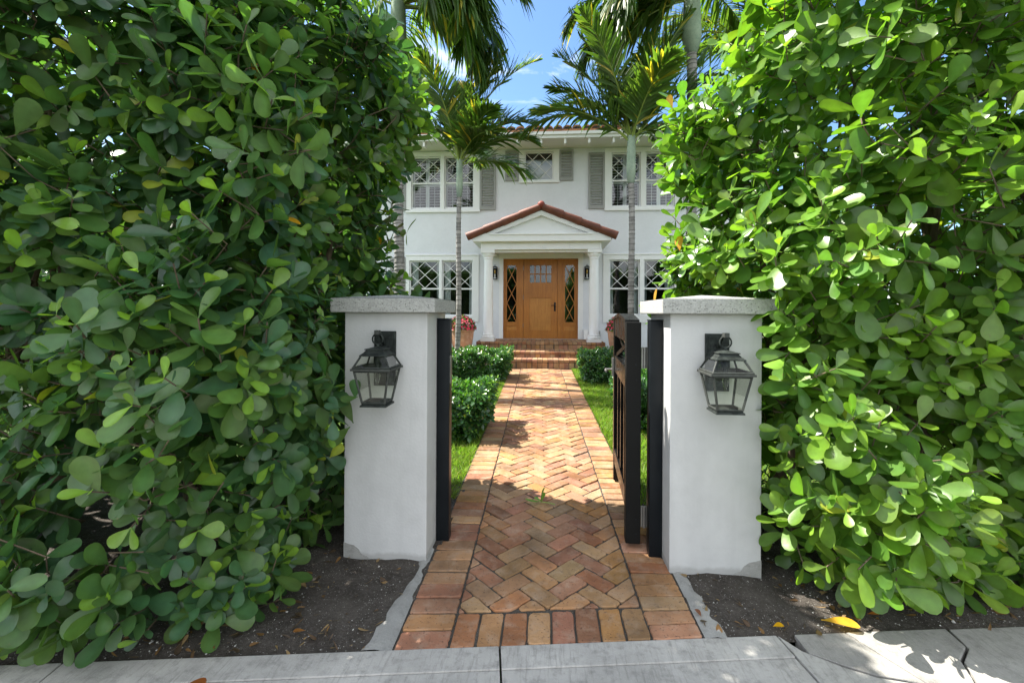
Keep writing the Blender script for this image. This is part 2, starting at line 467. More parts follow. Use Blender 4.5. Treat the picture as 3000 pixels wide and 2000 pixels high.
def nz(x, y, s): return math.sin(x * 3.1 * s + 1.3) * math.cos(y * 2.7 * s + .4) + .5 * math.sin(x * 7.3 * s + y * 5.1 * s) + .3 * math.sin(x * 17 * s - y * 13 * s)
def soil_sheet(x0, x1, side):
    xs = np.linspace(x0, x1, 70); nx = len(xs); V = []; ny = 34
    for j in range(ny):
        for x in xs:
            y = kerb(x) - .02 + (3.75 + .12 * nz(x, 3, .6) - kerb(x)) * j / (ny - 1)
            e = min(1, min(j, ny - 1 - j) / 3)
            V.append((x, y, gz(y) - .022 + (.018 + .012 * nz(x, y, 2)) * e))
    F = np.array([(j * nx + i, j * nx + i + 1, (j + 1) * nx + i + 1, (j + 1) * nx + i) for j in range(ny - 1) for i in range(nx - 1)])
    o = raw_mesh('soil_bed', M['soil'], np.array(V), F, np.ones((len(V), 4)))
    o['kind'] = 'structure'
soil_sheet(-5.5, -.62, -1); soil_sheet(.66, 5.5, 1)

# sidewalk: separate slabs with open joints over a dark bed
def slab(mb, poly, z=.0, c=1.0, t=.1):
    mb.cur = (c, c, c)
    mb.prism(poly, 2, z - t, z)
def kp(x, d):  # point d metres in front of the kerb line
    n = Vector((.1338, -.991)); return (x + n.x * d, kerb(x) + n.y * d)
mb = MB()
J = [(-4.2, -1.93), (-1.93, -.19), (-.19, 1.02)]
for a, b in J:
    g = .004
    slab(mb, [kp(a + g, .128), kp(a + g, 1.6), kp(b - g, 1.6), kp(b - g, .128)], -.004, rng.uniform(.96, 1.04))
    slab(mb, [kp(a + g, 0), kp(a + g, .1265), kp(b - g, .1265), kp(b - g, 0)], 0, rng.uniform(.96, 1.06))
# cracked patch to the right: two darker pieces and the old slab
p_a, p_b, p_c = kp(1.024, 0), kp(1.30, .0), kp(1.79, .0)
c1 = [(1.10, 1.985), (1.20, 1.93), (1.30, 1.885), (1.40, 1.868), (1.47, 1.85), (1.53, 1.79)]
slab(mb, [kp(1.024, 0), kp(1.024, 1.6), kp(1.62, 1.6), (1.60, 1.72), (1.523, 1.79), (1.462, 1.845), (1.395, 1.862), (1.295, 1.879), (1.195, 1.924), (1.08, 2.0)], -.001, 1.03)
slab(mb, [kp(1.10, 0), (1.10, 1.992), (1.20, 1.934), (1.30, 1.889), (1.40, 1.872), (1.468, 1.852), kp(1.33, 0)], 0, .72)
slab(mb, [kp(1.336, 0), (1.474, 1.849), (1.53, 1.796), (1.585, 1.765), (1.61, 1.80), (1.66, 1.90), (1.70, 2.0), (1.79, 2.08), kp(1.80, 0)], .001, .70)
slab(mb, [kp(1.82, 0), (1.80, 2.075), (1.712, 1.995), (1.672, 1.895), (1.622, 1.795), (1.60, 1.755), (1.63, 1.70), kp(1.632, 1.6), kp(4.2, 1.6), kp(4.2, 0)], -.003, .80)  # far right slab toned darker, its shade put into the colour
o = mb.build('sidewalk', M['concrete'], None, .004); o['kind'] = 'structure'
mb = MB(); mb.prism([kp(-8, 1.605), kp(-8, 7), kp(8, 7), kp(8, 1.605)], 2, -.1, -.03); o = mb.build('road', M['asphalt']); o['kind'] = 'structure'

# brick path ----------------------------------------------------------------
PAL = [(.47, .26, .125), (.50, .29, .145), (.46, .27, .15), (.42, .20, .10), (.52, .34, .19), (.47, .26, .165), (.49, .33, .19), (.40, .20, .12), (.50, .28, .11), (.46, .25, .13), (.44, .22, .14), (.53, .33, .17)]
def clip(poly, a, b, c):  # keep a*x+b*y<=c
    out = []
    for i in range(len(poly)):
        p, q = poly[i], poly[(i + 1) % len(poly)]
        dp, dq = a * p[0] + b * p[1] - c, a * q[0] + b * q[1] - c
        if dp <= 0: out.append(p)
        if (dp < 0 < dq) or (dq < 0 < dp):
            t = dp / (dp - dq); out.append((p[0] + t * (q[0] - p[0]), p[1] + t * (q[1] - p[1])))
    return out
def area(poly): return .5 * sum(poly[i][0] * poly[(i + 1) % len(poly)][1] - poly[(i + 1) % len(poly)][0] * poly[i][1] for i in range(len(poly)))
def inset(poly, d):
    n = len(poly); out = []
    for i in range(n):
        p0, p1, p2 = Vector(poly[i - 1]), Vector(poly[i]), Vector(poly[(i + 1) % n])
        e1 = (p1 - p0); e2 = (p2 - p1)
        if e1.length < 1e-6 or e2.length < 1e-6: out.append(tuple(p1)); continue
        e1.normalize(); e2.normalize()
        n1 = Vector((-e1.y, e1.x)); n2 = Vector((-e2.y, e2.x)); b = n1 + n2
        k = max(.35, b.length_squared / 2)
        out.append(tuple(p1 + b * (d / k)))
    return out
def brick_top(mb, poly, zf, c, gap=.0036, th=.03, wear=1.0):
    if area(poly) < 0: poly = poly[::-1]
    if area(poly) < .0007: return
    # drop tiny edges
    q = [p for i, p in enumerate(poly) if (Vector(p) - Vector(poly[i - 1])).length > .006]
    if len(q) < 3: return
    poly = inset(q, gap + rng.uniform(0, .002))
    if area(poly) < .0005: return
    pts = []
    for i in range(len(poly)):  # worn corners and wavering edges
        p0, p1, p2 = Vector(poly[i - 1]), Vector(poly[i]), Vector(poly[(i + 1) % len(poly)])
        l1, l2 = (p0 - p1).length, (p2 - p1).length
        r = min(rng.uniform(.005, .012) * wear * (2.2 if rng.random() < .08 else 1), l1 * .3, l2 * .3)
        a = p1 + (p0 - p1).normalized() * r; b = p1 + (p2 - p1).normalized() * r
        pts += [a, (a + b) / 2 * .55 + p1 * .45, b]
        if l2 > .08:
            for f in (.22, .4, .58, .78): pts.append(p1.lerp(p2, f) + Vector((rng.normal(0, .0016), rng.normal(0, .0016))))
    n = len(pts); cx = sum(p.x for p in pts) / n; cy = sum(p.y for p in pts) / n
    tx, ty, dz = rng.normal(0, .018), rng.normal(0, .018), rng.normal(0, .0022)
    def zt(p): return zf(p[1]) + dz + tx * (p[0] - cx) + ty * (p[1] - cy)
    top = inset([tuple(p) for p in pts], .0035)
    mb.cur = c
    vs = [(p.x, p.y, zf(p.y) - th) for p in pts] + [(p.x, p.y, zt(p) - .0045) for p in pts] + [(p[0], p[1], zt(p)) for p in top]
    fs = [tuple(range(2 * n, 3 * n))]
    for k in (0, 1):
        fs += [(k * n + i, k * n + (i + 1) % n, (k + 1) * n + (i + 1) % n, (k + 1) * n + i) for i in range(n)]
    mb.add(vs, fs)
def bcol():
    c = np.array(PAL[rng.integers(len(PAL))]) * rng.uniform(.56, .90) * np.array([1.0, .93, .86]) * (1 + rng.normal(0, .02, 3)); return tuple(c)
HW, OW = .435, .665
mb = MB()
pz = lambda y: gz(y)
YE = 9.97
for s in (-1, 1):  # header borders
    x0, x1 = (s * HW, s * OW) if s > 0 else (s * OW, s * HW)
    y = kerb(0) ; k = 0
    while y < YE:
        sk = .135 * math.exp(-k / 7); sk2 = .135 * math.exp(-(k + 1) / 7); pit = .1045
        def C(x, yy, sl): return (x + pxc(yy), yy + sl * x)
        if y + pit < YE: brick_top(mb, [C(x0, y, sk), C(x1, y, sk), C(x1, y + pit, sk2), C(x0, y + pit, sk2)], pz, bcol(), .0040)
        y += pit; k += 1
nb = 8
for i in range(nb):  # soldier course at the kerb
    xa, xb = -HW + 2 * HW * i / nb, -HW + 2 * HW * (i + 1) / nb
    brick_top(mb, [(xa + .03, kerb(xa)), (xb + .03, kerb(xb)), (xb + .03, kerb(xb) + .215), (xa + .03, kerb(xa) + .215)], pz, bcol())
u = .1025; c45 = math.sqrt(.5)
for a in range(-70, 90):
    for b in range(-70, 90):
        c = (a - b) % 4
        if c == 0: rect = [(a, b), (a + 2, b), (a + 2, b + 1), (a, b + 1)]
        elif c == 3: rect = [(a, b), (a + 1, b), (a + 1, b + 2), (a, b + 2)]
        else: continue
        poly = []
        for (x, y) in rect:
            X = (x - y) * c45 * u; Y = (x + y) * c45 * u + 5.0
            poly.append((X + .06 + pxc(Y), Y))
        if max(p[1] for p in poly) < 2.0 or min(p[1] for p in poly) > YE or abs(poly[0][0]) > .9: continue
        k = -.0175
        poly = clip(poly, 1, -k, HW + .03 - k * 1.95); poly = clip(poly, -1, k, HW - .03 + k * 1.95) if poly else poly
        poly = clip(poly, .135, -1, -(1.95 + .218)) if poly else poly
        poly = clip(poly, 0, 1, YE) if poly else poly
        if len(poly) >= 3: brick_top(mb, poly, pz, bcol())
o = mb.build('path', M['brick']); o['kind'] = 'structure'
V = []
for y in np.linspace(0, 1, 30):
    for s in (-1, 1):
        yy = kerb(s * OW) - .004 + y * (9.985 - kerb(s * OW)); V.append((s * (OW + .004) + pxc(yy), yy, gz(yy) - .009))
F = np.array([(2 * i, 2 * i + 1, 2 * i + 3, 2 * i + 2) for i in range(29)])
o = raw_mesh('path_bed', M['mortar'], np.array(V), F, np.ones((len(V), 4))); o['kind'] = 'structure'
# rough mortar haunch along both edges of the path front
for s, wd in ((-1, .12), (1, .10)):
    mb = MB(); n = 18; vs = []
    for i in range(n):
        y = kerb(s * .7) - .0 + i / (n - 1) * .80
        w = wd * (1 - .75 * i / (n - 1)) + rng.normal(0, .007); xe = s * (OW + .006) + pxc(y)
        vs += [(xe, y, gz(y) - .006), (xe + s * w * .55, y, gz(y) + .004), (xe + s * w, y, gz(y) - .004), (xe + s * (w + .03), y, gz(y) - .05)]
    mb.add(vs, [(4 * i + j, 4 * i + j + 1, 4 * i + 5 + j, 4 * i + 4 + j) for i in range(n - 1) for j in range(3)])
    o = mb.build('mortar_edge', M['haunch'], None, 0, True); o['kind'] = 'structure'

# grass ---------------------------------------------------------------------
def grass():
    Ps = []
    for s in (-1, 1):
        n = 34000
        x = rng.uniform(0, 1, n) ** 1.6 * 1.9; y = rng.uniform(3.35, 10.2, n)
        Ps.append(np.stack([s * (OW + .015 + x) + .03 - .0175 * (y - 1.95), y, .0254 * (y - 1.95) - .03], 1))
    P = np.concatenate(Ps); n = len(P)
    h = rng.uniform(.035, .075, n); a = rng.uniform(0, 6.28, n); w = rng.uniform(.004, .008, n)
    lean = rng.normal(0, .55, (n, 2)) * h[:, None]
    d = np.stack([np.cos(a), np.sin(a), np.zeros(n)], 1) * w[:, None] / 2
    midp = P + np.stack([lean[:, 0] * .35, lean[:, 1] * .35, h * .6], 1); tip = P + np.stack([lean[:, 0], lean[:, 1], h], 1)
    V = np.stack([P - d, P + d, midp + d * .9, midp - d * .9, tip + d * .15, tip - d * .15], 1).reshape(-1, 3)
    b = (np.arange(n) * 6)[:, None, None]; F = (b + np.array([[0, 1, 2, 3], [3, 2, 4, 5]])[None]).reshape(-1, 4)
    c = np.array([.16, .26, .032]) * rng.uniform(.6, 1.35, (n, 1)) * (1 + rng.normal(0, .08, (n, 3)))
    dry = rng.random(n) < .06; c[dry] = np.array([.26, .24, .09])
    C = np.ones((n, 6, 4)); C[:, :, :3] = c[:, None, :]
    o = raw_mesh('grass', M['grass'], V, F, C.reshape(-1, 4)); o['kind'] = 'stuff'; setp(o, 'short bright green lawn grass on both sides of the brick path', 'grass')
grass()

# ------------------------------------------------------------------ gate pillars, lanterns, gate
def pillar(s, label):
    x0, x1 = (.672, 1.152) if s > 0 else (-1.148, -.668)
    t = thing('gate_pillar', label, 'pillar', ((x0 + x1) / 2, 2.75, 0), 'stucco pillars at the gate')
    mb = MB(); mb.box(x0, x1, 2.525, 2.985, -.08, 1.412); mb.build('shaft', M['stucco'], t, .006)
    mb = MB(); xo = x1 if s > 0 else x0; g = -s
    mb.prism([(xo + g * a_, z_) for a_, z_ in ((-.0005, 0), (.17, 0), (.135, .025), (.105, .035), (.09, .062), (.06, .085), (.03, .09), (-.0005, .10))], 1, 2.523, 2.527); mb.build('cement_patch', M['haunch'], t)
    mb = MB(); a, b, c, d = x0 - .058, x1 + .058, 2.462, 3.045
    mb.box(a, b, c, d, 1.412, 1.492)
    mb.add([(a, c, 1.492), (b, c, 1.492), (b, d, 1.492), (a, d, 1.492), ((a + b) / 2, (c + d) / 2, 1.522)], [(0, 1, 4), (1, 2, 4), (2, 3, 4), (3, 0, 4)])
    bm_o = mb.build('cap', M['cap'], t, .007, False, 2)
    return t
pillar(-1, 'white stucco pillar left of the gate, topped by a shaded grey cast stone cap')
pillar(1, 'white stucco pillar right of the gate, whose cap and inner side catch the sun')

def lantern(x, label):
    zc = 0; y = 2.40
    t = thing('wall_lantern', label, 'lantern', (x, 2.52, .915), 'lanterns on the gate pillars')
    mb = MB(); mb.box(x - .062, x + .062, 2.508, 2.5255, 1.0, 1.307); mb.box(x - .05, x + .05, 2.500, 2.508, 1.012, 1.295)
    mb.build('back_plate', M['bronze'], t, .003)
    mb = MB(); pts = [(x, 2.505 - .105 * math.sin(a), 1.20 + .0 + .095 * (1 - math.cos(a))) for a in np.linspace(0, math.pi * .62, 9)]
    pts = [(x, 2.503, 1.235), (x, 2.47, 1.268), (x, 2.44, 1.292), (x, 2.41, 1.302), (x, y - .012, 1.302)]
    mb.tube(pts, [.011, .011, .010, .009, .009], 10)
    mb.box(x - .012, x + .012, y - .02, y + .012, 1.293, 1.316)
    mb.build('arm', M['bronze'], t, .0, True)
    mb = MB(); mb.tube([(x + .029 * math.cos(a), y, 1.268 + .029 * math.sin(a)) for a in np.linspace(0, 2 * math.pi, 20, False)], .0042, 8, True)
    mb.lathe([(.003, 1.225), (.007, 1.230), (.007, 1.238), (.004, 1.243)], x, y, 10)
    mb.build('ring', M['bronze'], t, 0, True)
    # hood: stepped cap over a glazed lower roof
    mb = MB()
    mb.frustum(x, y, 1.217, .052, .052, 1.227, .012, .012); mb.frustum(x, y, 1.212, .053, .053, 1.217, .053, .053)
    mb.frustum(x, y, 1.196, .058, .058, 1.2115, .047, .047); mb.frustum(x, y, 1.186, .072, .072, 1.1955, .060, .060); mb.frustum(x, y, 1.180, .073, .073, 1.186, .073, .073)
    mb.build('hood', M['bronze'], t, .0012)
    mb = MB()
    zt, zb, ht, hb = 1.180, 1.118, .066, .097
    cs = ((-1, -1), (1, -1), (1, 1), (-1, 1))
    for a, b in cs: mb.tube([(x + a * hb, y + b * hb, zb), (x + a * ht, y + b * ht, zt)], .0055, 6)
    for k in range(4):
        a, b = cs[k], cs[(k + 1) % 4]
        mb.tube([(x + a[0] * hb, y + a[1] * hb, zb + .004), (x + b[0] * hb, y + b[1] * hb, zb + .004)], .005, 6)
    w = .107
    for q in (0, 1):
        mb.box(x - w, x + w, y + (w - .016 if q else -w), y + (w if q else -w + .016), 1.106, 1.117)
        mb.box(x + (w - .016 if q else -w), x + (w if q else -w + .016), y - w + .0161, y + w - .0161, 1.1062, 1.1168)
    # cage
    zt2, zb2, ht2, hb2 = 1.106, .931, .092, .060
    for a, b in cs:
        mb.tube([(x + a * hb2, y + b * hb2, zb2), (x + a * ht2, y + b * ht2, zt2)], .0065, 4)
    for k in range(4):
        a, b = cs[k], cs[(k + 1) % 4]
        mb.tube([(x + a[0] * ht2, y + a[1] * ht2, zt2 - .004), (x + b[0] * ht2, y + b[1] * ht2, zt2 - .004)], .0055, 6)
        mb.tube([(x + a[0] * hb2, y + a[1] * hb2, zb2 + .003), (x + b[0] * hb2, y + b[1] * hb2, zb2 + .003)], .0055, 6)
    mb.build('frame', M['bronze'], t, 0, False)
    mb = MB(); mb.frustum(x, y, .922, .062, .062, .930, .064, .064); mb.frustum(x, y, .912, .071, .071, .922, .069, .069)
    mb.build('base', M['bronze'], t, .0015)
    for part, za, ha, zc2, hc in (('roof_glass', zb + .004, hb - .001, zt, ht - .001), ('pane', zb2 + .004, hb2, zt2, ht2 - .001)):
        mb = MB()
        for k in range(4):
            a, b = cs[k], cs[(k + 1) % 4]
            mb.add([(x + a[0] * ha, y + a[1] * ha, za), (x + b[0] * ha, y + b[1] * ha, za), (x + b[0] * hc, y + b[1] * hc, zc2), (x + a[0] * hc, y + a[1] * hc, zc2)], [(0, 1, 2, 3)])
        mb.build(part, M['lampglass'], t)
    mb = MB(); mb.lathe([(.02, 1.178), (.021, 1.14), (.013, 1.139), (.013, 1.108)], x, y, 14)
    mb.build('socket', M['bronze'], t, 0, True)
    mb = MB(); mb.lathe([(.008, 1.108), (.010, 1.10), (.017, 1.075), (.016, 1.06), (.008, 1.035), (.001, 1.018)], x, y, 14)
    mb.build('bulb', M['lampglass'], t, 0, True)
    return t
lantern(-.908, 'weathered four sided lantern on the left pillar, half beside the dark hedge')
lantern(.915, 'weathered four sided lantern on the right pillar, its hood and rim edges catching light')

def post(x0, x1, y0, label, left):
    t = thing('gate_post', label, 'post', ((x0 + x1) / 2, y0, 0), 'black steel posts of the gate')
    z0 = gz(y0)
    mb = MB(); mb.box(x0, x1, y0, y0 + .076, z0 - .02, 1.372); mb.build('upright', M['postblack'], t, .006, True, 3)
    mb = MB(); mb.box(x0 - .002, x1 + .002, y0 - .002, y0 + .078, 1.372, 1.378); mb.build('end_cap', M['postblack'], t, .002)
    if left:
        mb = MB(); mb.box(x1, x1 + .004, y0 + .012, y0 + .064, .98, 1.15); mb.build('strike_plate', M['latch'], t, .001)
    return t
post(-.664, -.587, 2.74, 'black square steel post against the left pillar, with a small strike plate', True)
post(.597, .670, 2.67, 'black square steel post against the right pillar that carries the hinges', False)

def gate():
    t = thing('garden_gate', 'black wooden garden gate standing open, hinged on the right post', 'gate', (.56, 2.73, 0))
    ang = R(90 - 4.0)  # leaf runs back from the hinge side
    d = Vector((math.cos(ang), math.sin(ang), 0)); n = Vector((-d.y, d.x, 0))  # n points to the path
    o0 = Vector((.474, 2.735, 0))
    Mx = Matrix(((d.x, -n.x, 0, o0.x), (d.y, -n.y, 0, o0.y), (0, 0, 1, 0), (0, 0, 0, 1)))
    def bx(mb, u0, u1, v0, v1, z0, z1): mb.box(u0, u1, v0, v1, z0, z1, Mx)
    L = 1.12
    mb = MB(); bx(mb, 0, .085, 0, .086, .055, 1.362)
    mb.build('stile', M['gateface'], t, .004)
    mb = MB()
    for z in (.135, .22, 1.02, 1.10):
        for k in range(8):
            pass
    mb = MB(); bx(mb, L - .085, L, .008, .078, .055, 1.36); mb.build('stile', M['black'], t, .004)
    # arched top panel
    mb = MB(); n_ = 22; top = []
    for i in range(n_ + 1):
        u_ = .085 + (L - .17) * i / n_; top.append((u_, 1.352 + .038 * math.sin(math.pi * i / n_)))
    poly = [(.085, 1.235)] + top + [(L - .085, 1.235)]
    vs = []
    for v in (.012, .074): vs += [Mx @ Vector((p[0], v, p[1])) for p in poly]
    k = len(poly)
    mb.add(vs, [tuple(range(k)), tuple(range(2 * k - 1, k - 1, -1))] + [(i, (i + 1) % k, k + (i + 1) % k, k + i) for i in range(k)])
    mb.build('top_panel', M['black'], t, .003)
    mb = MB(); vs = []
    for i in range(n_ + 1):
        u_, z_ = top[i]
        for v, dz in ((.0, .0), (.086, .0), (.086, .022), (.0, .022)): vs.append(Mx @ Vector((u_, v, z_ + dz + .001)))
    fs = [(4 * i + j, 4 * i + (j + 1) % 4, 4 * i + 4 + (j + 1) % 4, 4 * i + 4 + j) for i in range(n_) for j in range(4)] + [(0, 3, 2, 1), (4 * n_, 4 * n_ + 1, 4 * n_ + 2, 4 * n_ + 3)]
    mb.add(vs, fs); mb.build('cap_rail', M['black'], t, 0)
    mb = MB(); bx(mb, .085, L - .085, .012, .074, .945, 1.075); mb.build('rail', M['black'], t, .004)
    mb = MB(); bx(mb, .085, L - .085, .012, .074, .20, .315); mb.build('rail', M['black'], t, .004)
    for k in range(3):
        uc = .085 + (L - .17) * (k + 1) / 4
        mb = MB(); bx(mb, uc - .022, uc + .022, .018, .068, .315, .945); mb.build('picket', M['black'], t, .003)
    for k in range(2):  # crossed braces in the upper opening
        mb = MB(); a, b = ((.085, 1.075), (L - .085, 1.235)); 
        if k: a, b = ((.085, 1.235), (L - .085, 1.075))
        nn = Vector((-(b[1] - a[1]), b[0] - a[0])).normalized() * .014
        v0, v1 = (.022, .040) if k else (.042, .060)
        q = [(a[0] + nn.x, a[1] + nn.y), (a[0] - nn.x, a[1] - nn.y), (b[0] - nn.x, b[1] - nn.y), (b[0] + nn.x, b[1] + nn.y)]
        vs = [Mx @ Vector((p[0], v, p[1])) for v in (v0, v1) for p in q]
        mb.add(vs, [(0, 1, 2, 3), (7, 6, 5, 4)] + [(i, (i + 1) % 4, 4 + (i + 1) % 4, 4 + i) for i in range(4)])
        mb.build('brace', M['black'], t)
    # lever on the path side
    mb = MB()
    bx(mb, L - .075, L - .03, -.006, 0.008, .90, 1.05)
    mb.tube([Mx @ Vector((L - .052, .004, .955)), Mx @ Vector((L - .052, -.06, .955))], .009, 8)
    mb.tube([Mx @ Vector((L - .052, -.055, .955)), Mx @ Vector((L - .10, -.06, .955)), Mx @ Vector((L - .15, -.058, .948))], .009, 8)
    mb.build('lever', M['latch'], t, 0, True)
    for z0 in (1.09, .155):  # hinges between the stile and the post
        mb = MB()
        mb.box(.5625, .5975, 2.735, 2.74, z0, z0 + .125); mb.tube([(.580, 2.728, z0), (.580, 2.728, z0 + .125)], .008, 10)
        for k in range(6): mb.tube([(.580, 2.728, z0 + .006 + k * .021), (.580, 2.728, z0 + .017 + k * .021)], .0095, 10)
        mb.build('hinge', M['latch'], t, 0)
    for z in (1.02, 1.11, .115, .20):
        mb = MB(); mb.tube([Mx @ Vector((-.002, .06, z)), Mx @ Vector((.004, .06, z))], .005, 10); mb.build('bolt', M['postblack'], t, 0)
gate()

# ------------------------------------------------------------------ house
WY = 12.53
HX0, HX1 = -6.2, 6.0
house = thing('house', 'two storey white stucco house with red tiled porch roof and grey shutters', 'house', (-.13, WY, .2))
holes = []
WIN = []   # casing, sashes, z0, z1, rail
WIN.append(('low', -3.935, -1.865, 1.17, 3.045, [(-3.834, -2.97), (-2.904, -2.036)], 1.315, 2.877, 2.09))
WIN.append(('low', 1.54, 3.62, 1.17, 3.045, [(1.705, 2.52), (2.62, 3.43)], 1.36, 2.877, 2.10))
WIN.append(('up', -3.93, -1.852, 4.215, 5.90, [(-3.79, -2.95), (-2.85, -2.02)], 4.31, 5.78, 5.045))
WIN.append(('up', 1.571, 3.65, 4.205, 5.90, [(1.747, 2.53), (2.66, 3.435)], 4.30, 5.78, 5.035))
WIN.append(('small', -.765, .34, 4.997, 5.90, [(-.608, .176)], 5.068, 5.855, None))
for w in WIN:
    for a, b in w[5]: holes.append((a, b, w[6], w[7]))
holes.append((-1.186, .867, .713, 2.919))
mb = MB(); plate(mb, HX0, HX1, -.1, 5.935, holes, WY, WY + .16)
mb.box(HX0, HX0 + .16, WY + .1605, 21, -.1, 5.935); mb.box(HX1 - .16, HX1, WY + .1605, 21, -.1, 5.935); mb.box(HX0 + .1605, HX1 - .1605, 20.84, 21, -.1, 5.935)
mb.build('wall', M['wall'], house)
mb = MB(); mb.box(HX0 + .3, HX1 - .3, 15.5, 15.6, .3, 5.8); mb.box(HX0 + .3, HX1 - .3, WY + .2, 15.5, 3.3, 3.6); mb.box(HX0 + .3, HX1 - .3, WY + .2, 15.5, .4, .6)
mb.build('interior', M['dark'], house)  # room surfaces coloured dark to stand in for an unlit interior

def window(kind, cx0, cx1, cz0, cz1, sashes, z0, z1, zr):
    mb = MB(); plate(mb, cx0, cx1, cz0, cz1, [(a, b, z0, z1) for a, b in sashes], WY - .028, WY - .0005)
    if kind != 'low': mb.box(cx0 - .012, cx1 + .012, WY - .05, WY - .0285, cz0, cz0 + .05)
    else: mb.box(cx0 - .005, cx1 + .005, WY - .045, WY - .0285, cz1 - .035, cz1)
    w = mb.build('window', M['trim'], house, .003)
    pn = MB(); lt = MB(); bl = MB()
    for a, b in sashes:
        mb = MB(); f = .032; y0, y1 = WY + .035, WY + .075
        g = [(a + f, b - f, zr + .02, z1 - f), (a + f, b - f, z0 + .06, zr - .022)] if zr else [(a + f, b - f, z0 + .03, z1 - f)]
        plate(mb, a + .001, b - .001, z0 + .001, z1 - .001, g, y0, y1)
        mb.build('sash', M['trim'], w, .002)
        for q in g: pn.add([(q[0], y1 - .015, q[2]), (q[1], y1 - .015, q[2]), (q[1], y1 - .015, q[3]), (q[0], y1 - .015, q[3])], [(0, 1, 2, 3)])
        x0, x1, u0, u1 = g[0]; xm, um = (x0 + x1) / 2, (u0 + u1) / 2; bw = .0135
        ya, yb = y0 + .006, y0 + .022
        for i, (p, q) in enumerate((((x0, u0), (x1, u1)), ((x0, u1), (x1, u0)), ((x0, um), (xm, u1)), ((xm, u1), (x1, um)), ((x1, um), (xm, u0)), ((xm, u0), (x0, um)))):
            e = i * .0006
            bar_xz(lt, p, q, bw, ya - e, yb)
        if kind == 'up':
            for (pa, pb) in ((a, (a + b) / 2), ((a + b) / 2, b)):
                yl = WY + .175
                for za, zb in ((z0, zr), (zr, z1)):
                    plate(bl, pa + .003, pb - .003, za + .003, zb - .003, [(pa + .05, pb - .05, za + .06, zb - .06)], yl, yl + .03)
                    zz = za + .09
                    while zz < zb - .07:
                        Mr = Matrix.Translation((0, yl + .015, zz)) @ Matrix.Rotation(R(14), 4, 'X')
                        bl.box(pa + .052, pb - .052, -.030, .030, -.004, .004, Mr); zz += .078
                    bl.box((pa + pb) / 2 - .005, (pa + pb) / 2 + .005, yl - .03, yl - .02, za + .08, zb - .08)
        if kind == 'small':
            bl.box(a + .03, b - .03, WY + .2, WY + .21, z0, z1 - .16)
        if kind == 'low':
            for side in (a, b):
                q = MB(); n_ = 16; s = 1 if side == a else -1; vs = []
                wdt = .10 if (side == a) == (a > 0) else .17
                for i in range(n_ + 1):
                    vs += [(side + s * (.03 + wdt * i / n_), WY + .2 + .018 * math.sin(i * 1.7), z0), (side + s * (.03 + wdt * i / n_), WY + .2 + .018 * math.sin(i * 1.7), z1)]
                q.add(vs, [(2 * i, 2 * i + 2, 2 * i + 3, 2 * i + 1) for i in range(n_)])
                q.build('curtain', M['curtain'], w, 0, True)
    lt.build('lattice', M['trim'], w); pn.build('pane', M['winglass'], w)
    if bl.v: bl.build('louvre_blind' if kind == 'up' else 'roller_blind', M['louvre'] if kind == 'up' else M['curtain'], w)
for w in WIN: window(*w)

def shutter(x0, x1, z0, z1):
    mb = MB(); ya, yb = WY - .042, WY - .004; f = .055
    plate(mb, x0, x1, z0, z1, [(x0 + f, x1 - f, z0 + .10, z1 - .07)], ya, yb)
    n = int(round((z1 - z0 - .17) / .073)); st = (z1 - z0 - .17) / n
    for i in range(n):
        zc = z0 + .10 + st * (i + .5)
        Mr = Matrix.Translation((0, (ya + yb) / 2 + .004, zc)) @ Matrix.Rotation(R(-36), 4, 'X')
        mb.box(x0 + f + .001, x1 - f - .001, -.005, .005, -.033, .033, Mr)
    mb.build('shutter', M['shutter'], house, .002)
for a in ((-1.85, -1.405, 4.266, 5.80), (1.131, 1.568, 4.263, 5.79), (-1.145, -.768, 5.055, 5.89), (.343, .722, 5.046, 5.888),
          (3.655, 4.09, 4.263, 5.79), (-4.37, -3.935, 4.266, 5.80), (-4.385, -3.94, 1.25, 2.97), (3.625, 4.07, 1.25, 2.97)):
    shutter(*a)

# door with sidelights
mb = MB(); plate(mb, -1.296, 1.0, .716, 3.06, [(-1.186, .867, .716, 2.919)], WY - .026, WY - .0005)
door = mb.build('door', M['trim'], house, .003)
def wplate(name, x0, x1, z0, z1, holes, y0, y1, mat='door'):
    mb = MB(); plate(mb, x0, x1, z0, z1, holes, y0, y1); return mb.build(name, M[mat], door, .003)
D0 = WY + .03
wplate('jamb', -1.185, -1.145, .7165, 2.918, [], D0 - .01, D0 + .09); wplate('jamb', .826, .866, .7165, 2.918, [], D0 - .01, D0 + .09)
wplate('mullion', -.755, -.632, .7165, 2.918, [], D0 - .008, D0 + .09); wplate('mullion', .310, .436, .7165, 2.918, [], D0 - .008, D0 + .09)
pn = MB()
for x0, x1, g0, g1 in ((-1.144, -.756, -1.088, -.824), (.437, .825, .512, .770)):
    wplate('sidelight', x0, x1, .7165, 2.917, [(g0, g1, 1.178, 2.742), (g0 - .01, g1 + .01, .95, 1.06)], D0 + .012, D0 + .06)
    mb = MB(); mb.box(g0 - .0095, g1 + .0095, D0 + .03, D0 + .058, .9505, 1.0595); mb.build('sidelight_panel', M['panel'], door)
    lt = MB(); hh = (2.742 - 1.178) / 3
    for k in range(3):
        za = 1.178 + k * hh
        bar_xz(lt, (g0, za), (g1, za + hh), .019, D0 + .020, D0 + .032); bar_xz(lt, (g0, za + hh), (g1, za), .019, D0 + .0206, D0 + .032)
    lt.build('sidelight_lattice', M['door'], door)
    pn.add([(g0, D0 + .04, 1.178), (g1, D0 + .04, 1.178), (g1, D0 + .04, 2.742), (g0, D0 + .04, 2.742)], [(0, 1, 2, 3)])
lx = [-.467 + .1553 * i for i in range(5)]
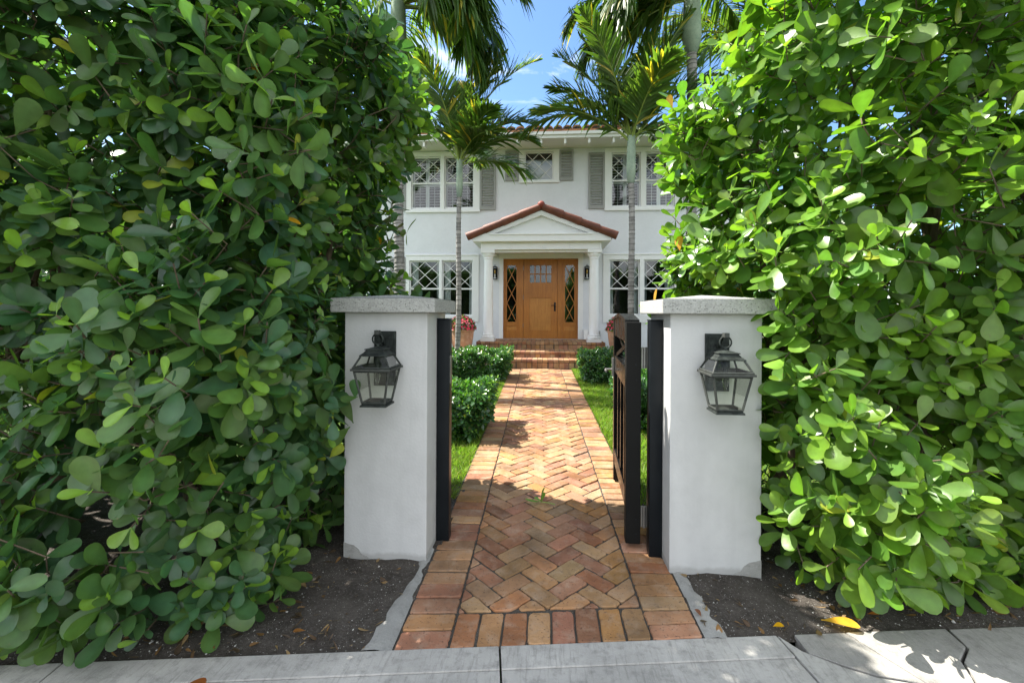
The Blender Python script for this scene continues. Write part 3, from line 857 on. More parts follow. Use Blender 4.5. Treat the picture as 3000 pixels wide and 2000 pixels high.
lh = [(lx[i] + .016, lx[i + 1] - .016, a, b) for i in range(4) for a, b in ((2.262, 2.487), (2.513, 2.738))]
wplate('door_leaf', -.628, .306, .722, 2.916, lh + [(-.462, .133, .955, 1.835)], D0 + .004, D0 + .054)
mb = MB(); mb.box(-.4615, .1325, D0 + .020, D0 + .05, .9555, 1.8345); mb.build('door_panel', M['panel'], door, .001)
for a, b, c, d in lh: pn.add([(a, D0 + .035, c), (b, D0 + .035, c), (b, D0 + .035, d), (a, D0 + .035, d)], [(0, 1, 2, 3)])
pn.build('pane', M['winglass'], door)
mb = MB(); mb.box(.215, .262, D0 - .004, D0 + .0035, 1.475, 1.72); mb.tube([(.238, D0, 1.635), (.238, D0 - .05, 1.635)], .011, 8); mb.tube([(.24, D0 - .048, 1.635), (.18, D0 - .05, 1.637), (.135, D0 - .046, 1.632)], .009, 8)
mb.build('handle', M['postblack'], door, .001, True)
for z in (2.60, 1.80, 1.02):
    mb = MB(); mb.tube([(-.632, D0 - .006, z), (-.632, D0 - .006, z + .12)], .006, 8); mb.build('hinge', M['latch'], door)
mb = MB(); mb.box(-1.145, .825, D0 - .03, D0 + .0, .7135, .722); mb.build('threshold', M['latch'], door)

# portico
mb = MB()
PX0, PX1 = -1.62, 1.335
mb.box(PX0, PX1, 11.20, 11.48, 2.985, 3.20); mb.box(PX0 - .012, PX1 + .012, 11.19, 11.1995, 2.985, 3.005)
mb.box(PX0, PX0 + .28, 11.4805, WY - .03, 2.985, 3.20); mb.box(PX1 - .28, PX1, 11.4805, WY - .03, 2.985, 3.20)
for c in (-1.45, 1.175): mb.box(c - .172, c + .172, 11.19, 11.53, 2.905, 2.984)
mb.box(PX0 + .29, PX1 - .29, 11.30, 11.46, 2.93, 2.984)
for x in (-.875, -.12, .605, PX0 + .03, PX1 - .03): mb.box(x - .018, x + .018, 11.188, 11.1995, 3.006, 3.199)
mb.box(PX0 + .281, PX1 - .281, 11.481, WY - .03, 3.10, 3.12)
port = mb.build('portico', M['trim'], house, .004)
for c in (-1.45, 1.175):
    mb = MB(); yc = 11.365
    prof = [(.10, .80), (.165, .80)] ; z = .715
    prof = [(.155, z + .075), (.166, z + .09), (.168, z + .115), (.155, z + .135), (.140, z + .145), (.146, z + .165), (.135, z + .185), (.123, z + .2), (.1215, 1.3), (.119, 1.9), (.108, 2.74), (.108, 2.755), (.122, 2.77), (.122, 2.785), (.112, 2.80), (.14, 2.84), (.155, 2.87), (.155, 2.904)]
    mb.lathe(prof, c, yc, 36); mb.box(c - .172, c + .172, yc - .172, yc + .172, z, z + .0745)
    mb.build('column', M['trim'], port, 0, True)
GX = -.13; ex = 1.675; zb, zt_, ze = 3.165, 3.905, 3.235
ym0, ym1 = 11.02, 11.19
mb = MB()
tri_o = [(GX - ex, zb), (GX + ex, zb), (GX + ex, ze), (GX, zt_), (GX - ex, ze)]
ih0, ih1, iz0, iz1 = GX - 1.15, GX + 1.15, 3.35, 3.79
vs = [(x, ym0, z) for x, z in tri_o] + [(ih0, ym0, iz0), (ih1, ym0, iz0), (GX, ym0, iz1)] + [(ih0, ym0 + .11, iz0), (ih1, ym0 + .11, iz0), (GX, ym0 + .11, iz1)] + [(x, WY - .03, z) for x, z in tri_o]
mb.add(vs, [(0, 1, 6, 5), (1, 2, 6), (2, 3, 7, 6), (3, 4, 5, 7), (4, 0, 5), (5, 6, 9, 8), (6, 7, 10, 9), (7, 5, 8, 10), (8, 9, 10),
            (0, 11, 12, 1), (1, 12, 13, 2), (2, 13, 14, 3), (3, 14, 15, 4), (4, 15, 11, 0), (15, 14, 13, 12, 11)])
mb.box(GX - 1.27, GX + 1.27, ym0 - .035, ym0 - .0005, 3.315, 3.347)
mb.build('pediment', M['trim'], port, .003)
def tcol(base, k=.15): return tuple(np.array(base) * rng.uniform(1 - k, 1 + k))
sl = math.atan2(zt_ - ze, ex)
for s in (-1, 1):
    L_ = 1.93
    for k in range(4):
        t0 = .07 + k * (L_ - .07) / 4 - .03; t1 = .07 + (k + 1) * (L_ - .07) / 4 + .02
        mb = MB(); mb.cur = tcol((.15, .048, .028), .12)
        p = lambda t, dz=0: (GX + s * t * math.cos(sl), 11.0, 4.0 - t * math.sin(sl) + dz)
        mb.tube([p(t0), p(t1 - .012), p(t1)], [.076, .101, .097], 18)
        mb.tube([p(t1 - .004), p(t1 + .002)], [.094, .07], 18)
        mb.build('rake_tile', M['rake'], port, 0, True)
    # field tiles behind the rake
    mb = MB(); ny = 60; nx = 9
    vs = []
    for j in range(ny + 1):
        y = 11.03 + (WY - .01 - 11.03) * j / ny
        for i in range(nx + 1):
            t = 1.88 * i / nx
            vs.append((GX + s * t * math.cos(sl), y, 3.945 - t * math.sin(sl) + .045 * abs(math.sin((y - 11.03) * math.pi / .22))))
    mb.cur = (.30, .10, .055)
    mb.add(vs, [(j * (nx + 1) + i, j * (nx + 1) + i + 1, (j + 1) * (nx + 1) + i + 1, (j + 1) * (nx + 1) + i) for j in range(ny) for i in range(nx)])
    mb.build('field_tiles', M['rake'], port, 0, True)
mb = MB(); mb.cur = (.27, .05, .03)
prof = [(.093 * math.sin(a) + 1e-4, 4.035 - .093 * math.cos(a)) for a in np.linspace(0.02, math.pi - .02, 12)]
mb.lathe(prof, GX, 11.0, 20); mb.tube([(GX, 11.0, 4.03), (GX, WY - .02, 4.03)], .085, 16)
mb.build('ridge_cap', M['rake'], port, 0, True)

# main roof and eaves
EY = 11.70
mb = MB(); per = .24; cols_ = int((HX1 - HX0 + 1.2) / per); npp = 8; X0 = HX0 - .6; rows = 14; rl = .38; rs = math.tan(R(19))
vs = []; nx = cols_ * npp + 1
ysr = []
for r in range(rows):
    ysr += [(EY - .06 + r * rl * .945, r * .0), (EY - .06 + (r + 1) * rl * .945 - .003, 1)]
for (yy, k) in ysr:
    for i in range(nx):
        x = X0 + per * i / npp; ph = (i % npp) / npp
        bump_ = .095 * math.sin(math.pi * ph) if True else 0
        vs.append((x, yy, 6.105 + (yy - EY) * rs + bump_ + (.028 if k == 0 else 0)))
cidx = [tcol((.58, .26, .13), .22) for _ in range(cols_ * rows + 1)]
mb.add(vs, [(j * nx + i, j * nx + i + 1, (j + 1) * nx + i + 1, (j + 1) * nx + i) for j in range(len(ysr) - 1) for i in range(nx - 1)])
mb.c = [cidx[min((v % nx) // npp + (v // nx // 2) * cols_, len(cidx) - 1)] for v in range(len(vs))]
# closed barrel ends at the eave
for i in range(cols_):
    xa = X0 + per * i; mb.cur = cidx[i]
    arc = [(xa + per * (.5 - .5 * math.cos(math.pi * q / 8)), 6.133 + .095 * math.sin(math.pi * q / 8) - .02) for q in range(9)]
    mb.add([(x, EY - .062, z) for x, z in arc] + [(x, EY - .05, z - .035) for x, z in arc], [(q, q + 1, 10 + q, 9 + q) for q in range(8)])
roof = mb.build('roof', M['rooftile'], house, 0, False)
mb = MB(); mb.box(X0, HX1 + .6, EY, EY + .03, 5.905, 5.985); mb.box(X0, HX1 + .6, EY - .035, EY + .029, 5.9855, 6.065); mb.build('fascia', M['trim'], roof, .004)
mb = MB(); mb.cur = (.52, .22, .11); mb.box(X0, HX1 + .6, EY - .03, EY + .03, 6.066, 6.115); mb.build('eave_course', M['rooftile'], roof)
mb = MB(); mb.box(X0, HX1 + .6, EY + .0305, WY, 5.936, 5.96); mb.build('soffit', M['trim'], roof)
for k in range(-8, 9):
    x = -.15 + .615 * k
    mb = MB(); mb.box(x - .026, x + .026, EY + .031, EY + .26, 5.775, 5.9355)
    if k in (-2, -1, 0, 1, 2) or abs(k) < 9: mb.build('rafter_tail', M['trim'], roof, .003)
mb = MB(); mb.box(X0, HX1 + .6, EY + .1, 20, 6.0, 6.02); mb.build('roof_deck', M['dark'], roof)

# porch lights
def sconce(x, label):
    t = thing('porch_light', label, 'lamp', (x, WY, 2.34), 'black porch lights')
    mb = MB(); y0, y1 = WY - .15, WY - .03
    mb.box(x - .05, x + .05, WY - .03, WY - .001, 2.40, 2.66)
    for a in (-.065, .051):
        for y in (y0, y1 - .014): mb.box(x + a, x + a + .014, y, y + .014, 2.36, 2.68)
    mb.box(x - .067, x + .067, y0 - .002, y1 + .002, 2.345, 2.36)
    mb.frustum(x, (y0 + y1) / 2, 2.68, .072, .062, 2.705, .03, .03); mb.tube([(x + .02 * math.cos(a), (y0 + y1) / 2, 2.725 + .02 * math.sin(a)) for a in np.linspace(0, 6.283, 14, False)], .004, 6, True)
    mb.build('cage', M['postblack'], t)
    mb = MB(); mb.lathe([(.012, 2.361), (.013, 2.48), (.009, 2.481), (.009, 2.495)], x, (y0 + y1) / 2, 12); mb.build('candle', M['louvre'], t, 0, True)
    mb = MB(); mb.lathe([(.008, 2.496), (.02, 2.53), (.024, 2.56), (.012, 2.60), (.002, 2.62)], x, (y0 + y1) / 2, 12); mb.build('bulb', m_amber, t, 0, True)
m_amber = m_plain('amber_glass', (.45, .28, .06), .15, .6)
sconce(-1.41, 'black box porch light on the wall left of the wooden door')
sconce(1.10, 'black box porch light half hidden by the right porch column')
t = thing('parcel', 'flat white box leaning on the wall behind the right column', 'box', (1.07, WY - .06, .715))
mb = MB(); mb.box(1.0 + .012, 1.135, WY - .09, WY - .03, .716, .99); mb.build('carton', M['trim'], t, .004)
mb = MB(); mb.box(1.03, 1.118, WY - .0915, WY - .0905, .74, .97); mb.build('face', M['louvre'], t)
for x, l in ((-1.64, 'small grey outlet box low on the wall behind the left column'), (1.42, 'small grey outlet box low on the wall behind the right column')):
    mb = MB(); mb.box(x - .045, x + .045, WY - .06, WY - .001, .80, .95); mb.box(x - .035, x + .035, WY - .066, WY - .0605, .82, .93)
    setp(mb.build('outlet_box', M['shutter'], None, .004), l, 'outlet box', 'grey outlet boxes')

# brick steps
steps = thing('front_steps', 'three red brick steps rising to the front door', 'steps', (-.14, 9.98, .2))
def step(x0, x1, yf, yb, zl, zh, name):
    mb = MB(); p = .113; n = int((x1 - x0) / p); p = (x1 - x0) / n
    th = .062
    for i in range(n):  # nosing course: bricks on the tread, their ends in the riser
        xa = x0 + i * p
        for k in range(int((yb - yf) / .21) + 1):
            ya = yf - .012 + k * .212
            if ya > yb: break
            mb.cur = bcol(); mb.box(xa + .004, xa + p - .004, ya, min(ya + .206, yb), zh - th + rng.uniform(-.001, .001), zh + rng.uniform(-.002, .002))
        mb.cur = bcol(); hb = zh - th - .008
        a2 = xa + rng.uniform(-.012, .012)
        mb.box(a2 + .004, a2 + p - .004, yf + rng.uniform(-.002, .003), yf + .09, zl - .01, hb)
    return mb.build(name, M['brickstep'], steps, .006, False, 1)
step(-1.73, 1.44, 11.19, WY - .05, .54, .714, 'porch_floor')
step(-2.42, 2.15, 10.43, 11.185, .405, .541, 'landing')
step(-1.12, .86, 9.99, 10.425, .20, .405, 'step')
mb = MB(); mb.box(-1.725, 1.435, 11.196, WY - .06, .3, .709); mb.box(-2.41, 2.14, 10.436, 11.19, .15, .536); mb.box(-1.115, .855, 9.996, 10.43, .1, .40); mb.build('mortar', M['mortar'], steps)

# ------------------------------------------------------------------ pots with flowers
def pot(x, y, label, flabel):
    z = .541
    t = thing('flower_pot', label, 'pot', (x, y, z), 'terracotta pots by the porch')
    mb = MB(); mb.cur = (.50, .27, .16)
    mb.lathe([(.20, z + .001), (.215, z + .02), (.25, z + .16), (.272, z + .32), (.282, z + .43), (.30, z + .435), (.306, z + .455), (.30, z + .475), (.275, z + .476), (.27, z + .43)], x, y, 40)
    mb.build('bowl', M['pot'], t, 0, True)
    mb = MB(); mb.lathe([(.268, z + .40), (.268, z + .44)], x, y, 30); mb.build('soil', M['soil'], t)
    f = thing('flowering_plant', flabel, 'plant', (x, y, z + .44), 'pink flowers in the pots')
    n = 700; a = rng.uniform(0, 6.28, n); e = np.arccos(rng.uniform(.05, 1, n)); d = np.stack([np.sin(e) * np.cos(a), np.sin(e) * np.sin(a), np.cos(e)], 1)
    r = rng.uniform(.75, 1.03, n)[:, None] * np.array([.31, .31, .33]); P = np.array([x, y, z + .46]) + d * r
    leaves('foliage', M['bush'], P * .97 + np.array([x, y, z + .46]) * .03, d + rng.normal(0, .6, (n, 3)), d + [0, 0, .6], rng.uniform(.05, .08, n), rng.uniform(.03, .05, n), np.array([.06, .14, .03]) * rng.uniform(.6, 1.3, (n, 1)), 'small', None, .16, f)
    nf = 330; idx = rng.integers(0, n, nf); Pf = P[idx] + d[idx] * .03; PP, DD, NN, LL, CC = [], [], [], [], []
    for p, q in zip(Pf, d[idx]):
        b = np.cross(q, [.3, .2, .9]); b /= np.linalg.norm(b); c = np.cross(q, b); cl = np.array([.62, .03, .11]) * rng.uniform(.6, 1.25) + np.array([.08, .08, .10]) * rng.random()
        for k in range(5):
            an = k * 1.257 + rng.normal(0, .2); PP.append(p); DD.append(b * math.cos(an) + c * math.sin(an) + q * .5); NN.append(q); LL.append(rng.uniform(.022, .034)); CC.append(cl)
    leaves('blossoms', M['petal'], PP, DD, NN, np.array(LL), np.array(LL) * .95, np.array(CC), 'petal', None, .1, f, 1.0)
pot(-2.03, 10.93, 'terracotta pot at the left end of the landing, behind a thin palm trunk', 'pink flowers filling the pot left of the porch')
pot(1.74, 10.93, 'terracotta pot at the right end of the landing, behind the open gate', 'pink flowers filling the pot right of the porch')

# ------------------------------------------------------------------ clipped bushes
def bush_mesh(root, hx, hy, h, n, pal, new, Lr=(.05, .075), zlow=.04):
    c = np.array(root.location)
    T = []; A = []
    while len(T) < n:
        p = rng.uniform(-1, 1, 3); q = p * [hx, hy, .5 * h]
        m = np.array([hx, hy, .5 * h]); dist = m - np.abs(q)
        wob = .05 * math.sin(q[0] * 9 + q[2] * 7) + .04 * math.sin(q[1] * 11 + q[2] * 5 + 1)
        dm = dist.copy(); dep = -math.log(sum(math.exp(-14 * v) for v in dm)) / 14 + wob
        if q[2] < -.3 * h: dep -= .05 * (1 - (q[2] + .5 * h) / (.2 * h)) * .6
        if dep < 0 or rng.random() > (1 if dep < .07 else .22 if dep < .2 else .05): continue
        w = np.exp(-14 * dm); g = w / w.sum() * np.sign(q)
        a = unit(g + [0, 0, .45] + rng.normal(0, .35, 3))
        T.append(c + [0, 0, .5 * h + zlow] + q); A.append(a)
    P, D, N, L, W, C = shoots(np.array(T), np.array(A), (3, 5), .05, Lr, (.42, .52), pal, new, (0, 0, .5), (75, 25), .45)
    leaves('foliage', M['bush'], P, D, N, L, W, C, 'small', None, .14, root)
    mb = MB(); random.seed(5)
    for k in range(22):
        x0, y0 = rng.uniform(-.5, .5) * hx * 1.2, rng.uniform(-.5, .5) * hy * 1.2
        b = np.array([c[0] + x0, c[1] + y0, c[2] - .03]); e = T[rng.integers(len(T))] * .8 + (c + [0, 0, .3]) * .2
        m = (b + e) / 2 + rng.normal(0, .05, 3); mb.tube([b, m, e], [.009, .006, .003], 5)
    mb.build('stems', M['branch'], root)
BP = [(.035, .095, .028), (.045, .12, .03), (.03, .08, .03)]; BN = (.16, .30, .05)
def bush(x, y, hx, hy, h, n, label, Lr):
    t = thing('bush', label, 'bush', (x, y, gz(y) - .03), 'clipped bushes along the path')
    bush_mesh(t, hx, hy, h, n, BP, BN, Lr); return t
bush(-1.38, 8.72, .72, .55, .56, 2600, 'square clipped dark green bush left of the path, in front of the steps', (.05, .075))
bush(1.25, 8.72, .62, .55, .56, 2400, 'square clipped dark green bush right of the path, in front of the steps', (.05, .075))
bush(-1.30, 5.15, .70, .50, .55, 2100, 'clipped glossy bush on the left lawn edge, nearest the left gate post', (.06, .09))
bush(1.55, 5.75, .66, .62, .62, 2100, 'clipped glossy bush on the right lawn edge, seen through the open gate', (.06, .09))

for x, y, hx, hy, h, n, l in ((-4.0, 6.6, 1.0, .8, 2.9, 1900, 'tall leafy shrub on the left lawn, behind the dark hedge'), (-6.2, 6.0, 1.1, .9, 3.3, 1900, 'tall leafy shrub at the far left edge of the lawn'),
                         (3.75, 6.9, .9, .7, 2.7, 1800, 'tall leafy shrub on the right lawn, behind the sunlit hedge'), (5.7, 6.0, 1.1, .9, 3.4, 1900, 'tall leafy shrub at the far right edge of the lawn')):
    t = thing('garden_shrub', l, 'shrub', (x, y, gz(y) - .03), 'shrubs on the lawn behind the hedges')
    bush_mesh(t, hx, hy, h, n, [(.05, .12, .03), (.06, .14, .035)], BN, (.12, .17))

# ------------------------------------------------------------------ big clusia hedges
def hedge(s, label):
    t = thing('hedge', label, 'hedge', (s * 2.4, 2.9, 0))
    def depth(p):
        x, y, z = p[:, 0] * s, p[:, 1], p[:, 2]
        w1 = .10 * np.sin(x * 4.1 + z * 2.3 + s) + .08 * np.sin(z * 5.3 - x * 2.2 + 2 * s) + .05 * np.sin(x * 9 + z * 8)
        w2 = .09 * np.sin(y * 4.4 + z * 3.1) + .08 * np.sin(z * 4.7 + y * 2 + s) + .05 * np.sin(y * 9 - z * 7)
        yf = 1.90 + s * .135 * x + np.where(z < .5, (.5 - z) * .18, 0) - .10 * np.exp(-((z - 1.0) / .6) ** 2)
        if s > 0: yf = yf + .02 - .16 * np.clip((z - 1.2) / .8, 0, 1) + .95 * np.clip(1.72 - x, 0, 1) ** 2
        else: yf = yf + .06
        # beside the pillars the foliage stands off the path; behind and above them it swells inward
        xe_low = 1.15 + np.clip((z - .2) * -.3, 0, .08)
        if s < 0:
            xe_hi = 1.34 - .48 * np.exp(-((z - 2.85) / .52) ** 2) + .10 * np.clip((z - 2.95) / .8, 0, 1.5)
        else:
            xe_hi = .86 + .78 * np.clip((z - 2.6) / 1.0, 0, 1.6) + .10 * np.exp(-((z - 2.2) / .16) ** 2) + .14 * np.exp(-((z - 1.5) / .2) ** 2)
        beh = np.clip((y - 2.75) / .3, 0, 1); hi = np.clip((z - 1.45) / .2, 0, 1)
        xe = xe_low + (xe_hi - xe_low) * np.maximum(hi * np.clip((y - 2.25) / .5, 0, 1), 0)
        xe = np.where((y > 3.0) & (z < 1.5), 1.0, xe)
        d = np.stack([x - xe + w2, y - yf + w1, 3.72 - y + w1 * .7, (3.42 if s < 0 else 3.55) - z + w2, 4.6 - x], 1)
        w = np.exp(-9 * d); return -np.log(w.sum(1)) / 9 + .03, d
    n = 60000
    p = np.stack([s * rng.uniform(.6, 4.6, n), rng.uniform(1.4, 3.9, n), rng.uniform(.06, 3.6, n)], 1)
    dep, d5 = depth(p)
    e = .02; g = np.stack([depth(p + e * np.eye(3)[k])[0] - dep for k in range(3)], 1); out = unit(-g)
    prob = np.where(dep < .13, 1.0, np.where(dep < .30, .34, np.where(dep < .6, .10, .05)))
    far = np.abs(p[:, 0]) > 2.9; prob = np.where(far, prob * .55, prob)
    back = (p[:, 1] > 3.1) & (np.abs(p[:, 0]) > 1.5); prob = np.where(back, prob * .6, prob)
    low = (p[:, 2] < .45) & (dep > .14); prob = np.where(low, prob * .15, prob)
    # a few thin places where stems and daylight show
    for cx, cz, r in (((1.85, .55, .20), (1.45, .95, .12)) if s < 0 else ((1.62, 1.72, .26), (1.95, 1.9, .2), (1.75, .75, .12))):
        near = ((p[:, 0] * s - cx) ** 2 + (p[:, 2] - cz) ** 2 < r * r); prob = np.where(near, prob * .4, prob)
    inpil = (np.abs(p[:, 0]) < 1.20) & (p[:, 1] > 2.42) & (p[:, 1] < 3.08) & (p[:, 2] < 1.62)
    ok = (dep > 0) & (rng.random(n) < prob * KEEP) & ~inpil
    T = p[ok]; A = unit(out[ok] * .85 + [0, 0, .42] + rng.normal(0, .36, (ok.sum(), 3)))
    dd = dep[ok]
    if s < 0: pal = [(.044, .100, .036), (.038, .090, .042), (.052, .110, .032), (.060, .118, .030)]  # darker leaf tones, this hedge's shade put into the colour
    else: pal = [(.074, .150, .022), (.084, .165, .022), (.064, .135, .028), (.098, .182, .022)]  # same leaf lightened and yellowed, sunlight put into the colour
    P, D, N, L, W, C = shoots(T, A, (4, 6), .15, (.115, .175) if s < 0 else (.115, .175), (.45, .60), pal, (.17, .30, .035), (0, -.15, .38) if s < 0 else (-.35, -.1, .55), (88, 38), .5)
    # nothing grows inside the pillar
    tip = P + D * L[:, None]
    bad = np.zeros(len(P), bool)
    for q in (P, tip, (P + tip) / 2): bad |= (np.abs(q[:, 0]) > .60) & (np.abs(q[:, 0]) < 1.16) & (q[:, 1] > 2.50) & (q[:, 1] < 3.05) & (q[:, 2] < 1.53)
    bad |= (np.abs(tip[:, 0]) < 1.06) & (tip[:, 1] < 2.53) & (tip[:, 2] < 1.56)
    for q in (P, tip): bad |= (q[:, 2] < .015)
    k = ~bad
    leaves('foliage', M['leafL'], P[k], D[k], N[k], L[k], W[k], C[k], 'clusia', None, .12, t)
    # stems: several trunks per hedge, limbs and twigs to the shoots
    nodes = []
    for i in range(7):
        x0 = s * (1.62 + i * .46 + rng.uniform(-.1, .1)); y0 = 2.75 + rng.uniform(-.15, .25)
        mb = MB()
        base = Vector((x0, y0, gz(y0) - .05)); topz = rng.uniform(.35, .6)
        mb.tube([base, base + Vector((.01, 0, topz * .5)), base + Vector((rng.normal(0, .03), rng.normal(0, .03), topz))], [.06, .048, .042], 9)
        b0 = base + Vector((0, 0, topz - .03))
        for j in range(4):
            az = j * 1.6 + rng.uniform(0, 1); pts = [b0]; h = rng.uniform(1.9, 2.7); sp = rng.uniform(.25, .62)
            for q in range(1, 9):
                f = q / 8
                pts.append(b0 + Vector((math.cos(az) * sp * f ** .8 + rng.normal(0, .035), math.sin(az) * sp * f ** .8 * .9 + rng.normal(0, .035), h * f)))
            pts = [Vector((s * max(s * v.x, 1.45), min(max(v.y, 2.45 + .1 * abs(v.x)), 3.4), v.z)) for v in pts]
            mb.tube(pts, [.03 * (1 - .75 * q / 8) for q in range(9)], 7)
            nodes += [np.array(v) for v in pts[1:]]
        mb.build('trunk', M['branch'], t, 0, True)
    mb = MB(); cap_ = len(nodes) + 2 * len(T); NA = np.zeros((cap_, 3)); nn_ = len(nodes); NA[:nn_] = np.array(nodes); RA = np.full(cap_, .010)
    sel = np.where(rng.random(len(T)) < .8)[0]; B = T - A * .17
    d0 = np.array([((NA[:nn_] - B[i]) ** 2).sum(1).min() for i in sel]); sel = sel[np.argsort(d0)]
    for i in sel:
        b = B[i]; dist = ((NA[:nn_] - b) ** 2).sum(1) + np.maximum(0, NA[:nn_, 2] - b[2] + .02) * .5
        j = np.argmin(dist); nd = NA[j]; ln = np.linalg.norm(nd - b)
        if ln > .7 or (abs(T[i][0]) < 1.17 and T[i][1] < 2.56 and T[i][2] < 1.6): continue
        m = nd * .5 + b * .5 + rng.normal(0, .10 * ln, 3); r0 = max(.0035, min(.0085, RA[j] * .8))
        mb.tube([nd, m, b, T[i]], [r0, r0 * .85, max(.003, r0 * .7), .003], 5)
        NA[nn_] = m; RA[nn_] = r0 * .85; NA[nn_ + 1] = b; RA[nn_ + 1] = r0 * .7; nn_ += 2
    mb.build('twigs', M['branch'], t, 0, True)
KEEP = .32
hedge(-1, 'tall dark shaded hedge of round glossy leaves left of the gate')
hedge(1, 'tall sunlit hedge of round bright green leaves right of the gate')

# ------------------------------------------------------------------ palms
def frond_mesh(root, base, az, el, L, droop, ll, lw, npair, colr, vee=.35, hang=.5, twist=0, nst=18):
    az, el, droop = R(az), R(el), R(droop)
    h = np.array([math.cos(az), math.sin(az), 0]); upv = np.array([0, 0, 1.]); side0 = np.array([-math.sin(az), math.cos(az), 0])
    pts = [np.array(base, float)]; tan = []
    for i in range(nst):
        f = (i + .5) / nst; e = el - droop * f ** 1.25
        d = h * math.cos(e) + upv * math.sin(e) + side0 * twist * f; d /= np.linalg.norm(d); tan.append(d); pts.append(pts[-1] + d * L / nst)
    tan.append(tan[-1]); pts = np.array(pts); tan = np.array(tan)
    mb = MB(); mb.tube([tuple(p) for p in pts], [.020 * (1 - .85 * i / nst) * (L / 2.2) for i in range(nst + 1)], 6)
    stem = mb
    V = []; C = []; NSt = 6
    for k in range(npair):
        f = .15 + .85 * (k + .5) / npair; x = f * nst; i = min(int(x), nst - 1); w = x - i
        p = pts[i] * (1 - w) + pts[i + 1] * w; t = tan[i]
        sd = np.cross(t, upv); nl = np.linalg.norm(sd); sd = sd / nl if nl > .1 else side0
        nup = np.cross(sd, t); nup /= np.linalg.norm(nup)
        if nup[2] < 0: nup = -nup
        for s_ in (-1, 1):
            ph = R(62 - 42 * f + rng.normal(0, 6)); v = vee + rng.normal(0, .16)
            d = s_ * sd * math.sin(ph) + t * math.cos(ph) + nup * v; d /= np.linalg.norm(d)
            l = ll * (math.sin(math.pi * min(1, .18 + f * .8)) ** .6) * rng.uniform(.85, 1.12)
            wd = lw * rng.uniform(.8, 1.15)
            wdir = np.cross(d, nup); wdir /= np.linalg.norm(wdir) + 1e-9; wdir = wdir * math.cos(.4 * s_) + np.cross(d, wdir) * math.sin(.4 * s_)
            cc = colr * rng.uniform(.75, 1.25) * (1 + rng.normal(0, .06, 3))
            if rng.random() < .05: cc = np.array([.30, .26, .04])
            hg = hang * rng.uniform(.6, 1.4)
            for q in range(NSt):
                g = q / (NSt - 1); c = p + d * l * g * (1 - .22 * hg * g) - upv * hg * l * g * g * .75
                ww = wd / 2 * (.45 + 1.1 * g if g < .5 else 2.0 * (1 - g) + .03) ** .8
                n2 = np.cross(wdir, d); V += [c - wdir * ww, c + n2 * ww * .35, c + wdir * ww]; C += [np.append(cc, 1)] * 3
    nl = npair * 2; q = []
    for a in range(NSt - 1):
        for b in range(2): q.append([a * 3 + b, a * 3 + b + 1, a * 3 + b + 4, a * 3 + b + 3])
    F = ((np.arange(nl) * NSt * 3)[:, None, None] + np.array(q)[None]).reshape(-1, 4)
    o = raw_mesh('frond', M['palm'], np.array(V), F, np.array(C), root)
    stem.build('rachis', M['rachis'], o, 0, True)

def palm(x, y, lean, h_tr, h_sh, r0, r1, rs, fronds, label, ll, lw, npair, group='palms in front of the house'):
    z0 = gz(y) - .04
    t = thing('palm_tree', label, 'palm tree', (x, y, z0), group)
    rs_ = np.random.default_rng(int(abs(x) * 1000))
    # trunk with leaf-scar rings
    mb = MB(); pts = []; rad = []; cs = []; z = z0
    n = 14
    while z < h_tr:
        st = .075 * rs_.uniform(.7, 1.5) * (1.3 if r0 > .1 else 1)
        f = (z - z0) / (h_tr - z0); rr = r0 + (r1 - r0) * f
        wob = .012 * math.sin(z * 2.1 + x)
        br = rs_.uniform(.72, 1.08)
        for dz, k, b in ((0, 1.05, .42), (.008, 1.06, 1.0 * br), (st * .5, .985, br), (st - .012, 1.0, br * .92), (st - .004, 1.03, .38)):
            pts.append((x + lean * f + wob, y, z + dz)); rad.append(rr * k); cs.append(b)
        z += st
    mb.tube(pts, rad, n)
    mb.c = [(cs[i // n],) * 3 for i in range(len(mb.v))]
    mb.build('trunk', M['trunk'], t, 0, True)
    mb = MB(); pts = []; rad = []
    for i in range(13):
        f = i / 12; pts.append((x + lean + .012 * math.sin(h_tr * 2.1 + x), y, h_tr - .02 + (h_sh - h_tr) * f)); rad.append(r1 * 1.1 + (rs - r1 * 1.1) * math.sin(min(1, f * 3.2) * 1.57) * (1 - .42 * max(0, f - .3) / .7))
    mb.tube(pts, rad, 16)
    mb.c = [tuple([(.62 + .38 * min(1, (i // 16) / 4)) * (1 + .12 * math.sin(i % 16 * 1.1 + i // 16 * .35))] * 3) for i in range(len(mb.v))]
    mb.build('crownshaft', M['shaft'], t, 0, True)
    b = (x + lean, y, h_sh - .05)
    for (az, el, L, dr, hg) in fronds:
        c = np.array([.060, .115, .028]) * rng.uniform(.8, 1.25)
        frond_mesh(t, (b[0] + .02 * math.cos(R(az)), b[1] + .02 * math.sin(R(az)), b[2] + rng.uniform(-.08, .1)), az, el, L, dr, ll, lw, npair, c, .35, hg)
def ring(n, a0, L, els=(78, 5), dr=(45, 85), hg=.6):
    out = []
    for i in range(n):
        f = i / max(1, n - 1); out.append((a0 + i * 137.5, els[0] + (els[1] - els[0]) * f, L * rng.uniform(.85, 1.1) * (.85 + .15 * (1 - f)), dr[0] + (dr[1] - dr[0]) * f, hg))
    return out
palm(-1.70, 8.65, .03, 3.66, 4.38, .052, .044, .066,
     [(6, 78, 2.6, 58, .12), (-8, 46, 1.6, 75, .3), (-50, 40, 1.3, 80, .4), (172, 62, 2.0, 60, .3), (20, 22, 1.4, 55, .5), (95, 82, 2.2, 40, .15), (14, 60, 1.8, 66, .2), (200, 78, 2.3, 45, .15)] + ring(8, 200, 2.0, (86, 40), (35, 62), .25),
     'slim grey palm left of the path, rising behind the square bush', .64, .056, 42)
